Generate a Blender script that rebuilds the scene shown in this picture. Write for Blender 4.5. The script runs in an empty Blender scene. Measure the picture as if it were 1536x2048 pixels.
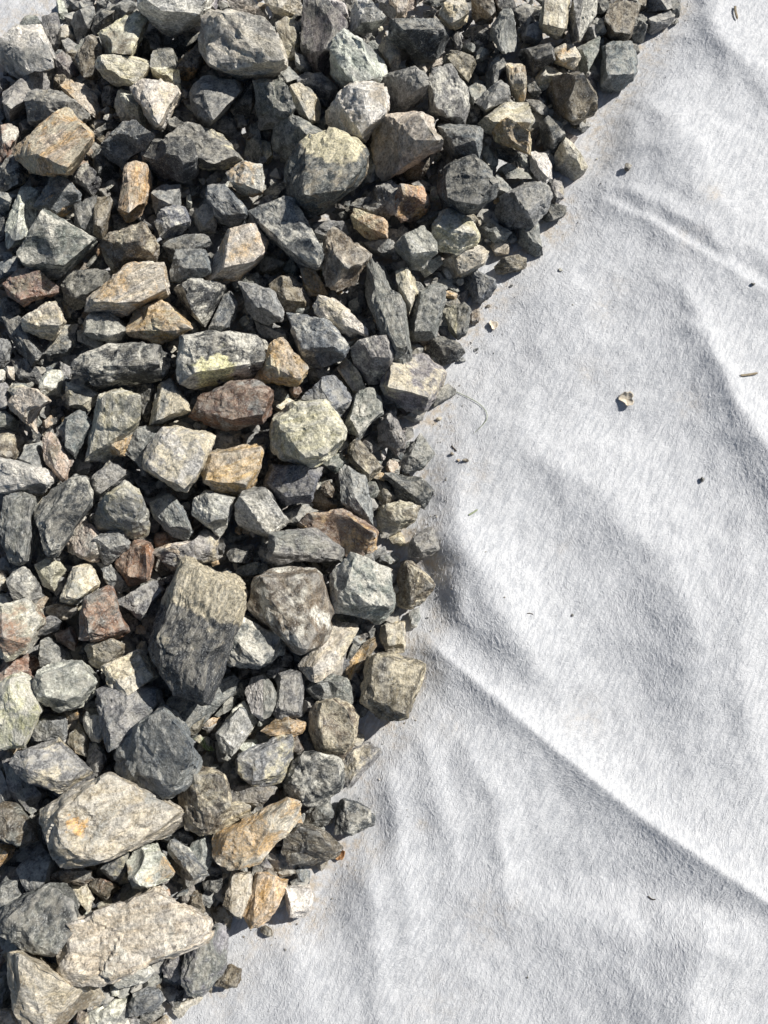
import bpy, bmesh, math, random
import numpy as np
from mathutils import Vector

SC = bpy.context.scene
COL = SC.collection
# ------------------------------------------------------------------ camera
CAM_H, TILT, FPX = 0.95, math.radians(12), 1550.0
cam = bpy.data.cameras.new("camera")
cam.sensor_fit = 'VERTICAL'
cam.sensor_height = 24.0
cam.lens = 24.0 * FPX / 2048.0
cam.clip_start, cam.clip_end = 0.01, 200
camo = bpy.data.objects.new("camera", cam)
camo.location = (0, 0, CAM_H)
camo.rotation_euler = (TILT, 0, 0)
COL.objects.link(camo)
SC.camera = camo
# ------------------------------------------------------------------ light
SUN_EL, SUN_AZ = math.radians(42), math.radians(30)     # azimuth from +X towards +Y
world = bpy.data.worlds.new("World")
SC.world = world
world.use_nodes = True
wn = world.node_tree.nodes
sky = wn.new("ShaderNodeTexSky")
sky.sky_type = 'NISHITA'
sky.sun_disc = False
sky.sun_elevation = SUN_EL
sky.sun_rotation = math.pi / 2 - SUN_AZ
world.node_tree.links.new(sky.outputs[0], wn["Background"].inputs[0])
wn["Background"].inputs[1].default_value = 0.05
sun = bpy.data.lights.new("sun", 'SUN')
sun.energy = 4.9
sun.angle = math.radians(0.55)
sun.color = (1.0, 0.965, 0.905)
suno = bpy.data.objects.new("sun", sun)
sd = Vector((math.cos(SUN_EL) * math.cos(SUN_AZ), math.cos(SUN_EL) * math.sin(SUN_AZ), math.sin(SUN_EL)))
suno.rotation_euler = sd.to_track_quat('Z', 'Y').to_euler()
suno.location = sd * 5
COL.objects.link(suno)
SC.view_settings.view_transform = 'Standard'
SC.view_settings.look = 'None'
SC.view_settings.exposure = 0.36
SC.view_settings.gamma = 1
SC.view_settings.use_curve_mapping = False
SC.cycles.max_bounces = 4
SC.cycles.diffuse_bounces = 2

rng = np.random.default_rng(11)
random.seed(5)
ct, st = math.cos(TILT), math.sin(TILT)


def at(u, v, z):
    """a point of the place: where the sight line through photo pixel (u, v) is at height z"""
    u, v, z = np.broadcast_arrays(np.asarray(u, float), np.asarray(v, float), np.asarray(z, float))
    x = (u - 768) / FPX
    y = (1024 - v) / FPX
    ry = y * ct + st
    rz = y * st - ct
    k = (z - CAM_H) / rz
    return np.stack([x * k, ry * k, z], -1)


def to_px(p):
    d = np.asarray(p, float) - np.array([0, 0, CAM_H])
    yy = d[..., 1] * ct + d[..., 2] * st
    zz = -(d[..., 1] * st - d[..., 2] * ct) * -1
    depth = d[..., 1] * st - d[..., 2] * ct
    return np.stack([768 + FPX * d[..., 0] / depth, 1024 - FPX * yy / depth], -1)


# ------------------------------------------------------------------ numpy gradient noise
_perm = np.random.default_rng(3).permutation(256).astype(np.int64)
_perm = np.concatenate([_perm, _perm, _perm])
_g = np.random.default_rng(4).normal(size=(256, 3))
_g /= np.linalg.norm(_g, axis=1)[:, None]


def noise(p):
    p = np.asarray(p, float)
    f0 = np.floor(p)
    i = f0.astype(np.int64) & 255
    f = p - f0
    w = f * f * f * (f * (f * 6 - 15) + 10)
    out = 0
    for a in (0, 1):
        wx = w[..., 0] if a else 1 - w[..., 0]
        ia = _perm[i[..., 0] + a]
        for b in (0, 1):
            wy = w[..., 1] if b else 1 - w[..., 1]
            ib = _perm[ia + i[..., 1] + b]
            for c in (0, 1):
                wz = w[..., 2] if c else 1 - w[..., 2]
                h = _perm[ib + i[..., 2] + c]
                g = _g[h]
                out = out + wx * wy * wz * (g[..., 0] * (f[..., 0] - a) + g[..., 1] * (f[..., 1] - b) + g[..., 2] * (f[..., 2] - c))
    return out * 1.6


def fbm(p, o=3, gain=0.5):
    s, a = 0, 1.0
    for k in range(o):
        s = s + a * noise(p * (2.03 ** k) + 17.3 * k)
        a *= gain
    return s


def sstep(a, b, x):
    t = np.clip((x - a) / (b - a), 0, 1)
    return t * t * (3 - 2 * t)


# ------------------------------------------------------------------ the pile outline (photo pixels)
PILE = [(-900, 90), (0, 78), (40, 50), (100, 26), (120, -30), (130, -400), (1480, -400), (1380, 0), (1300, 62), (1282, 120),
        (1200, 215), (1170, 330), (1130, 420), (1070, 500), (985, 580), (950, 650), (920, 720), (880, 800), (862, 900),
        (858, 1000), (825, 1060), (865, 1140), (862, 1220), (800, 1290), (842, 1380), (750, 1480), (690, 1590), (745, 1650),
        (680, 1730), (625, 1830), (470, 1870), (465, 1960), (345, 2048), (240, 2250), (100, 2700), (-900, 2700)]
PA = np.array(PILE, float)


def seg_dist(p, a, b):
    ab = b - a
    t = np.clip(((p - a) @ ab) / (ab @ ab), 0, 1)
    q = a + t[..., None] * ab
    return np.linalg.norm(p - q, axis=-1), t


def pile_d(p):
    """signed distance in photo pixels to the pile's outline, positive inside"""
    p = np.asarray(p, float)
    d = np.full(p.shape[:-1], 1e9)
    ins = np.zeros(p.shape[:-1], bool)
    n = len(PA)
    for k in range(n):
        a, b = PA[k], PA[(k + 1) % n]
        dd, _ = seg_dist(p, a, b)
        d = np.minimum(d, dd)
        c = (a[1] > p[..., 1]) != (b[1] > p[..., 1])
        with np.errstate(divide='ignore', invalid='ignore'):
            xx = (b[0] - a[0]) * (p[..., 1] - a[1]) / (b[1] - a[1] + 1e-12) + a[0]
        ins ^= c & (p[..., 0] < xx)
    return np.where(ins, d, -d)


# ------------------------------------------------------------------ folds of the fabric: crest lines in photo pixels
# (points, height m, width on the sunny right/upper side, width on the left/lower side [px], crest rounding px, fade)
FOLDS = [
    ([(815, 1250), (905, 1325), (1100, 1490), (1300, 1648), (1536, 1805), (1750, 1950)], .0072, 100, 190, 4, (.4, 1)),
    ([(815, 1250), (905, 1325), (1100, 1490), (1300, 1648), (1536, 1805), (1750, 1950)], .0022, 20, 40, 2.5, (.7, 1)),
    ([(1120, 360), (1200, 402), (1290, 445), (1420, 520), (1536, 588), (1700, 680)], .0055, 36, 120, 5, (.3, 1)),
    ([(1290, 470), (1370, 590), (1420, 700), (1480, 820), (1560, 960), (1700, 1200)], .0110, 100, 90, 16, (.0, 1)),
    ([(1130, 330), (1290, 395), (1440, 470), (1600, 560)], .0045, 90, 26, 12, (.2, 1)),
    ([(1200, 250), (1330, 300), (1430, 390), (1560, 470)], .0070, 120, 90, 26, (.0, 1)),
    ([(1370, -60), (1430, 50), (1500, 130), (1620, 230)], .0085, 100, 70, 20, (.5, 1)),
    ([(1180, 150), (1270, 200), (1380, 260), (1500, 400)], .0050, 90, 60, 22, (.0, 0)),
    ([(900, 740), (1080, 900), (1220, 1000), (1330, 1130), (1400, 1300), (1420, 1480), (1400, 1600)], .0100, 170, 120, 30, (.0, .3)),
    ([(860, 900), (920, 1060), (990, 1190), (1070, 1330), (1130, 1440)], .0100, 110, 80, 24, (.2, 0)),
    ([(850, 1000), (880, 1120), (930, 1230), (1010, 1330)], .0030, 40, 40, 12, (.2, 0)),
    ([(840, 1385), (930, 1480), (985, 1600), (1010, 1760), (1020, 1950)], .0044, 60, 80, 16, (.1, 0)),
    ([(800, 1420), (860, 1520), (890, 1650), (900, 1830)], .0022, 34, 34, 10, (.1, 0)),
    ([(770, 1450), (790, 1600), (800, 1760), (830, 2000)], .0038, 60, 48, 14, (.1, .2)),
    ([(690, 1640), (730, 1740), (750, 1880), (760, 2048)], .0040, 45, 50, 16, (.1, .3)),
    ([(1440, 1790), (1400, 1880), (1380, 2000), (1370, 2150)], .0095, 120, 170, 30, (.0, 1)),
    ([(1480, 960), (1500, 1150), (1490, 1350), (1510, 1560), (1600, 1700)], .0050, 80, 70, 30, (.0, .5)),
    ([(560, 1850), (600, 1930), (600, 2060)], .0030, 50, 60, 20, (.1, .5)),
    ([(1060, 640), (1130, 760), (1150, 860)], .0022, 70, 60, 26, (.0, 0)),
    ([(990, 500), (1140, 620), (1280, 760), (1330, 860)], .0040, 120, 90, 40, (.0, 0)),
]


def fabric_z(p_px, xy):
    z1 = _fabric_z(p_px, xy)
    return _fabric_z(to_px(np.concatenate([xy, z1[..., None]], -1)), xy)


def _fabric_z(p_px, xy):
    """height of the fabric at photo pixel p_px (of the flat ground) / ground point xy"""
    z = np.zeros(p_px.shape[:-1])
    p0 = p_px
    q0 = np.concatenate([xy, np.zeros(xy.shape[:-1] + (1,))], -1)
    warp = np.stack([noise(q0 * 13 + 3) + .5 * noise(q0 * 31), noise(q0 * 13 + 40) + .5 * noise(q0 * 31 + 70)], -1)
    for pts, A, wr, wl, r, (f0, f1) in FOLDS:
        P = np.array(pts, float)
        p_px = p0 + warp * (2 if r < 6 else 16)
        ch = P[-1] - P[0]
        L = np.concatenate([[0], np.cumsum(np.linalg.norm(np.diff(P, axis=0), axis=1))])
        best = np.full(z.shape, 1e9)
        sg = np.zeros(z.shape)
        for k in range(len(P) - 1):
            d, t = seg_dist(p_px, P[k], P[k + 1])
            ab = P[k + 1] - P[k]
            cr = (ab[0] * (p_px[..., 1] - P[k][1]) - ab[1] * (p_px[..., 0] - P[k][0])) / np.linalg.norm(ab)
            m = d < best
            best = np.where(m, d, best)
            sg = np.where(m, cr, sg)
        q_ = .5 - .5 * np.clip(sg / np.maximum(best, 1e-6), -1, 1)
        q_ = q_ * q_ * (3 - 2 * q_)
        w = wl + (wr - wl) * q_
        tt = np.clip((p_px - P[0]) @ ch / (ch @ ch), 0, 1)
        d = best
        prof = np.exp(-(np.sqrt(d * d + r * r) - r) / w)
        amp = (f0 + (1 - f0) * sstep(0, .35, tt)) * (f1 + (1 - f1) * sstep(1, .6, tt))
        z = z + (3.3 if r < 6 else 3.3) * A * prof * amp
    q = q0
    # matted tufts, combed down to the right
    ca_, sa_ = math.cos(-1.05), math.sin(-1.05)
    tu = np.stack([(xy[..., 0] * ca_ + xy[..., 1] * sa_) * .45, -xy[..., 0] * sa_ + xy[..., 1] * ca_, 0 * xy[..., 0]], -1)
    z = z + .0036 * noise(q * 9) + .0019 * noise(q * 19 + 5) + .0010 * noise(q * 47 + 9)
    z = z + .00036 * noise(tu * 55 + 2) + .00020 * noise(tu * 110 + 8) + .00014 * noise(q * 200 + 3)
    inside = sstep(-70, 45, pile_d(p0))
    return z * (1 - inside) + 0.0015 * noise(q * 14) * inside


# ------------------------------------------------------------------ materials
def new_mat(name):
    m = bpy.data.materials.new(name)
    m.use_nodes = True
    nt = m.node_tree
    return m, nt, nt.nodes["Principled BSDF"]


class NT:
    def __init__(s, nt):
        s.nt = nt

    def n(s, kind, **kw):
        x = s.nt.nodes.new("ShaderNode" + kind)
        for k, v in kw.items():
            if k.startswith("i_"):
                x.inputs[k[2:].replace("_", " ")].default_value = v
            else:
                setattr(x, k, v)
        return x

    def l(s, a, b):
        s.nt.links.new(a, b)

    def noise(s, vec, scale, detail=4, rough=.6, dist=0):
        x = s.n("TexNoise", i_Scale=scale, i_Detail=detail, i_Roughness=rough, i_Distortion=dist)
        s.l(vec, x.inputs["Vector"])
        return x.outputs["Fac"]

    def math(s, op, a, b=None, c=None):
        x = s.n("Math", operation=op)
        for k, v in enumerate((a, b, c)):
            if v is None:
                continue
            if isinstance(v, (int, float)):
                x.inputs[k].default_value = v
            else:
                s.l(v, x.inputs[k])
        return x.outputs[0]

    def ramp(s, v, lo, hi, a=0., b=1.):
        x = s.n("MapRange", interpolation_type='SMOOTHSTEP')
        for k, q in (("Value", v), ("From Min", lo), ("From Max", hi), ("To Min", a), ("To Max", b)):
            if isinstance(q, (int, float)):
                x.inputs[k].default_value = q
            else:
                s.l(q, x.inputs[k])
        return x.outputs[0]

    def mix(s, f, a, b, mode='MIX'):
        x = s.n("Mix", data_type='RGBA', blend_type=mode)
        for k, q in ((0, f), (6, a), (7, b)):
            if isinstance(q, (int, float)):
                x.inputs[k].default_value = q
            elif isinstance(q, tuple):
                x.inputs[k].default_value = (*q, 1)
            else:
                s.l(q, x.inputs[k])
        return x.outputs[2]


def rock_material():
    m, nt, bs = new_mat("crushed_rock")
    t = NT(nt)
    ca = t.n("Attribute", attribute_name="ca")
    cb = t.n("Attribute", attribute_name="cb")
    lp = t.n("Attribute", attribute_name="lp").outputs["Vector"]
    amt, strv = ca.outputs["Alpha"], cb.outputs["Alpha"]
    mp = t.n("Mapping")
    mp.inputs["Scale"].default_value = (.22, 1.2, 1.2)
    t.l(lp, mp.inputs["Vector"])
    ps = mp.outputs[0]
    big = t.noise(lp, 26, 5, .62, .4)
    mid = t.noise(lp, 95, 7, .68, .3)
    fine = t.noise(lp, 330, 4, .75)
    grain = t.noise(lp, 560, 2, .6)
    streak = t.noise(ps, 210, 6, .7, .6)
    lay = t.noise(ps, 60, 4, .6, .8)
    # value variation of the base colour
    v1 = t.ramp(mid, .36, .64, .64, 1.34)
    v2 = t.ramp(fine, .35, .65, .58, 1.45)
    sv = t.ramp(streak, .35, .65, .62, 1.38)
    sv = t.math('ADD', t.math('MULTIPLY', sv, strv), t.math('SUBTRACT', 1., strv))
    val = t.math('MULTIPLY', t.math('MULTIPLY', v1, v2), sv)
    base = t.mix(1., ca.outputs["Color"], (1, 1, 1), 'MULTIPLY')
    hs = t.n("HueSaturation")
    t.l(base, hs.inputs["Color"])
    t.l(val, hs.inputs["Value"])
    t.l(t.ramp(lay, .3, .7, .50, 1.08), hs.inputs["Saturation"])
    c1 = hs.outputs[0]
    # second mineral in patches
    hi = t.math('SUBTRACT', .66, t.math('MULTIPLY', amt, .30))
    pm = t.math('ADD', t.math('MULTIPLY', big, .7), t.math('MULTIPLY', mid, .3))
    mask = t.ramp(pm, t.math('SUBTRACT', hi, .045), t.math('ADD', hi, .055))
    hb = t.n("HueSaturation")
    t.l(cb.outputs["Color"], hb.inputs["Color"])
    t.l(t.math('MULTIPLY', v2, t.ramp(mid, .3, .7, .7, 1.2)), hb.inputs["Value"])
    c2 = t.mix(t.math('MULTIPLY', mask, t.ramp(fine, .25, .55, .45, .95)), c1, hb.outputs[0])
    # pale mineral crust and crystal specks
    crust = t.math('MULTIPLY', t.ramp(t.noise(lp, 60, 8, .75, 1.0), .52, .68), t.ramp(fine, .36, .62))
    c3 = t.mix(t.math('MULTIPLY', crust, .60), c2, (.52, .515, .49))
    vn = t.noise(lp, 34, 4, .55, 1.6)
    vein = t.ramp(t.math('ABSOLUTE', t.math('SUBTRACT', vn, .5)), .0, .011, 1., 0.)
    c4 = t.mix(t.math('MULTIPLY', vein, t.ramp(big, .48, .58, 0., .55)), c3, (.50, .50, .47))
    spk = t.ramp(grain, .58, .68)
    c5 = t.mix(t.math('MULTIPLY', spk, .45), c4, (.62, .62, .58))
    dk = t.ramp(grain, .43, .34)
    c6 = t.mix(t.math('MULTIPLY', dk, .38), c5, (.035, .035, .035))
    # rubbed edges show paler, freshly crushed rock
    geo = t.n("NewGeometry")
    edge = t.math('MULTIPLY', t.ramp(geo.outputs["Pointiness"], .515, .60), t.ramp(mid, .35, .6, .25, .8))
    c7 = t.mix(edge, c6, (.46, .45, .42))
    # pale stone dust that has settled on faces turned up
    sx = t.n("SeparateXYZ")
    t.l(geo.outputs["Normal"], sx.inputs[0])
    dust = t.math('MULTIPLY', t.ramp(sx.outputs[2], .35, .95), t.ramp(mid, .40, .60, .0, .34))
    c8 = t.mix(dust, c7, (.55, .505, .405))
    t.l(c8, bs.inputs["Base Color"])
    bs.inputs["Roughness"].default_value = .62
    t.l(t.ramp(fine, .3, .7, .48, .85), bs.inputs["Roughness"])
    bs.inputs["Specular IOR Level"].default_value = .38
    h = t.math('ADD', t.math('MULTIPLY', mid, .42), t.math('MULTIPLY', fine, .40))
    h = t.math('ADD', h, t.math('MULTIPLY', grain, .12))
    h = t.math('ADD', h, t.math('MULTIPLY', t.math('MULTIPLY', streak, strv), .8))
    bp = t.n("Bump", i_Strength=.9, i_Distance=.0046)
    t.l(h, bp.inputs["Height"])
    t.l(bp.outputs[0], bs.inputs["Normal"])
    return m


def fabric_material():
    m, nt, bs = new_mat("white_geotextile")
    t = NT(nt)
    tc = t.n("TexCoord").outputs["Object"]
    # the hairs lie in combed patches of different directions
    def comb(deg, sc, seed):
        m1 = t.n("Mapping")
        m1.inputs["Rotation"].default_value = (0, 0, math.radians(deg))
        m1.inputs["Location"].default_value = (seed, 0, 0)
        t.l(tc, m1.inputs["Vector"])
        m2 = t.n("Mapping")
        m2.inputs["Scale"].default_value = (.17, 1, 1)
        t.l(m1.outputs[0], m2.inputs["Vector"])
        return t.noise(m2.outputs[0], sc, 3, .6, .25)
    k1 = t.ramp(t.noise(tc, 11, 3, .6), .42, .58)
    k2 = t.ramp(t.noise(tc, 7, 3, .6, .5), .44, .60)
    d1, d2, d3 = comb(-58, 900, 1.), comb(-100, 820, 2.), comb(-20, 860, 3.)

    def lerp(f, p, q):
        return t.math('ADD', p, t.math('MULTIPLY', f, t.math('SUBTRACT', q, p)))
    f1 = lerp(k2, lerp(k1, d1, d2), d3)
    f2 = t.noise(tc, 900, 3, .7)
    lump = t.noise(tc, 170, 4, .65)
    col = t.mix(t.ramp(f1, .34, .54, .5, 0.), (.60, .605, .615), (.455, .465, .485))
    col = t.mix(t.ramp(lump, .45, .25, 0., .3), col, (.48, .50, .54))
    mat_ = comb(-62, 260, 7.)
    col = t.mix(t.ramp(mat_, .56, .40, 0., .60), col, (.36, .374, .40))
    # soil rubbed into it in places
    st_at = t.n("Attribute", attribute_name="soil").outputs["Fac"]
    sm = t.math('MULTIPLY', st_at, t.ramp(t.noise(tc, 70, 6, .75), .40, .68))
    col = t.mix(sm, col, (.50, .41, .30))
    t.l(col, bs.inputs["Base Color"])
    bs.inputs["Roughness"].default_value = .95
    bs.inputs["Specular IOR Level"].default_value = .15
    bs.inputs["Sheen Weight"].default_value = .15
    h = t.math('ADD', t.math('MULTIPLY', f1, .5), t.math('MULTIPLY', f2, .5))
    h = t.math('ADD', h, t.math('MULTIPLY', lump, 1.0))
    bp = t.n("Bump", i_Strength=.7, i_Distance=.0022)
    t.l(h, bp.inputs["Height"])
    t.l(bp.outputs[0], bs.inputs["Normal"])
    return m


def plain_material(name, c1, c2, scale=300, rough=.8):
    m, nt, bs = new_mat(name)
    t = NT(nt)
    tc = t.n("TexCoord").outputs["Object"]
    n = t.noise(tc, scale, 5, .65)
    t.l(t.mix(t.ramp(n, .35, .65), c1, c2), bs.inputs["Base Color"])
    bs.inputs["Roughness"].default_value = rough
    bs.inputs["Specular IOR Level"].default_value = .25
    bp = t.n("Bump", i_Strength=.7, i_Distance=.0008)
    t.l(n, bp.inputs["Height"])
    t.l(bp.outputs[0], bs.inputs["Normal"])
    return m


ROCK = rock_material()
FABRIC = fabric_material()


def mesh_from(name, V, F, smooth=True, mat=None):
    me = bpy.data.meshes.new(name)
    V = np.asarray(V, np.float32)
    F = np.asarray(F, np.int32)
    me.vertices.add(len(V))
    me.vertices.foreach_set("co", V.ravel())
    k = F.shape[1]
    me.loops.add(F.size)
    me.loops.foreach_set("vertex_index", F.ravel())
    me.polygons.add(len(F))
    me.polygons.foreach_set("loop_start", np.arange(0, F.size, k, dtype=np.int32))
    me.polygons.foreach_set("loop_total", np.full(len(F), k, np.int32))
    me.update(calc_edges=True)
    me.polygons.foreach_set("use_smooth", np.full(len(F), smooth))
    if mat:
        me.materials.append(mat)
    return me


def attr(me, name, kind, data):
    a = me.attributes.new(name, kind, 'POINT')
    key = {'FLOAT_COLOR': 'color', 'FLOAT_VECTOR': 'vector', 'FLOAT': 'value'}[kind]
    a.data.foreach_set(key, np.asarray(data, np.float32).ravel())


def put(name, me, loc=(0, 0, 0), label=None, cat=None, group=None, kind=None, parent=None):
    o = bpy.data.objects.new(name, me)
    o.location = loc
    COL.objects.link(o)
    if parent:
        o.parent = parent
    for k, v in (("label", label), ("category", cat), ("group", group), ("kind", kind)):
        if v:
            o[k] = v
    return o


# ------------------------------------------------------------------ the fabric sheet
def axis(lo, hi, step, far):
    a = np.arange(lo, hi + step / 2, step)
    out = [a]
    g, x = step, hi
    up = []
    while x < far:
        g *= 1.35
        x += g
        up.append(x)
    dn, g, x = [], step, lo
    while x > -far:
        g *= 1.35
        x -= g
        dn.append(x)
    return np.concatenate([dn[::-1], a, up])


def fabric():
    xs = axis(-.56, .74, .0030, 8.)
    ys = axis(-.52, 1.02, .0030, 8.)
    X, Y = np.meshgrid(xs, ys)
    xy = np.stack([X, Y], -1)
    p = to_px(np.stack([X, Y, 0 * X], -1))
    z = fabric_z(p, xy)
    far = np.maximum(np.abs(X - .1), np.abs(Y - .25))
    z = z * sstep(1.6, .8, far)
    V = np.stack([X, Y, z], -1).reshape(-1, 3)
    ny, nx = X.shape
    i = (np.arange(ny - 1)[:, None] * nx + np.arange(nx - 1)[None]).ravel()
    F = np.stack([i, i + 1, i + nx + 1, i + nx], 1)
    me = mesh_from("geotextile_sheet", V, F, True, FABRIC)
    d = pile_d(p)
    q = np.stack([X, Y, 0 * X], -1)
    soil = .95 * sstep(-75, 15, d) * sstep(-.25, .35, noise(q * 16) + .2)
    for (u, v, r, a) in [(945, 955, 34, .5), (1120, 1100, 20, .2), (1360, 820, 26, .4), (1170, 760, 30, .3), (1205, 625, 20, .45), (1405, 420, 22, .5), (1360, 500, 26, .3), (975, 1830, 60, .35), (905, 1450, 22, .35),
                         (980, 1780, 20, .3), (845, 1640, 16, .45), (1160, 1430, 40, .3), (1200, 640, 24, .3), (880, 2000, 60, .2), (1220, 590, 30, .2)]:
        soil = np.maximum(soil, a * np.exp(-(((p[..., 0] - u) ** 2 + (p[..., 1] - v) ** 2) / r ** 2)))
    attr(me, "soil", 'FLOAT', soil.ravel())
    put("ground_sheet", me, kind="structure", label="white fuzzy geotextile fabric spread over the ground in soft folds")


fabric()


def ground_z(x, y):
    xy = np.stack(np.broadcast_arrays(np.asarray(x, float), np.asarray(y, float)), -1)
    p = to_px(np.concatenate([xy, np.zeros(xy.shape[:-1] + (1,))], -1))
    return fabric_z(p, xy)


# loose fibres of the needle-punched fabric, standing off its surface
def fibres(N=62000):
    r = np.random.default_rng(8)
    u = r.uniform(-40, 1580, N * 2)
    v = r.uniform(-40, 2090, N * 2)
    keep = pile_d(np.stack([u, v], -1)) < 4
    u, v = u[keep][:N], v[keep][:N]
    P = at(u, v, 0.)
    x, y = P[:, 0], P[:, 1]
    n = len(x)
    q = np.stack([x, y, 0 * x], -1)
    ang = 1.15 + 1.5 * noise(q * 5) + r.normal(0, .55, n)
    L = r.uniform(.004, .012, n)
    bend = r.normal(0, .8, n)
    w = r.uniform(.00007, .00016, n)
    hh = r.uniform(.0002, .0011, n)
    V = []
    for k in range(4):
        s = k / 3
        a = ang + bend * (s - .5)
        cx = x + np.cos(a) * L * (s - .5)
        cy = y + np.sin(a) * L * (s - .5)
        zz = ground_z(cx, cy) + .00025 + hh * math.sin(math.pi * (.15 + .7 * s))
        nx, ny = -np.sin(a), np.cos(a)
        ww = w * (.35 if k in (0, 3) else 1)
        V.append(np.stack([cx + nx * ww, cy + ny * ww, zz], -1))
        V.append(np.stack([cx - nx * ww, cy - ny * ww, zz], -1))
    V = np.stack(V, 1).reshape(-1, 3)
    b = np.arange(n)[:, None] * 8
    F = np.concatenate([b + np.array([[0, 2, 3, 1]]), b + np.array([[2, 4, 5, 3]]), b + np.array([[4, 6, 7, 5]])], 0)
    m, nt, bs = new_mat("white_fibre")
    bs.inputs["Base Color"].default_value = (.70, .706, .716, 1)
    bs.inputs["Roughness"].default_value = .7
    me = mesh_from("fabric_fibres", V, F, True, m)
    put("fabric_fibres", me, kind="stuff", label="fine loose white fibres fuzzing the surface of the fabric")


fibres()

# ------------------------------------------------------------------ stones
PAL = {'g': (.205, .210, .205), 'b': (.125, .143, .158), 'd': (.052, .057, .062), 'n': (.165, .174, .158),
       't': (.52, .455, .325), 'o': (.50, .325, .145), 'r': (.240, .130, .080), 'm': (.180, .160, .150),
       'p': (.52, .445, .350), 'y': (.60, .54, .355), 'w': (.57, .55, .48), 'k': (.150, .118, .076), 'l': (.14, .20, .06)}


def ico(n):
    bm = bmesh.new()
    bmesh.ops.create_icosphere(bm, subdivisions=n, radius=1)
    V = np.array([v.co[:] for v in bm.verts])
    F = np.array([[v.index for v in f.verts] for f in bm.faces])
    bm.free()
    return V, F


ICO = {n: ico(n) for n in (2, 3, 4, 5, 6)}


def hull_planes(pts):
    bm = bmesh.new()
    for p in pts:
        bm.verts.new(p)
    bmesh.ops.convex_hull(bm, input=bm.verts)
    bm.normal_update()
    c = pts.mean(0)
    out = []
    for f in bm.faces:
        if f.calc_area() < 1e-9:
            continue
        n = np.array(f.normal[:])
        h = n @ (np.array(f.verts[0].co[:]) - c)
        if h < 0:
            n, h = -n, -h
        out.append((f.calc_area(), n, h))
    bm.free()
    out.sort(key=lambda q: -q[0])
    ns, hs = [], []
    for a, n, h in out:
        if any(n @ m > .935 for m in ns):
            continue
        ns.append(n)
        hs.append(max(h, 1e-4))
    return c, np.array(ns), np.array(hs)


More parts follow.
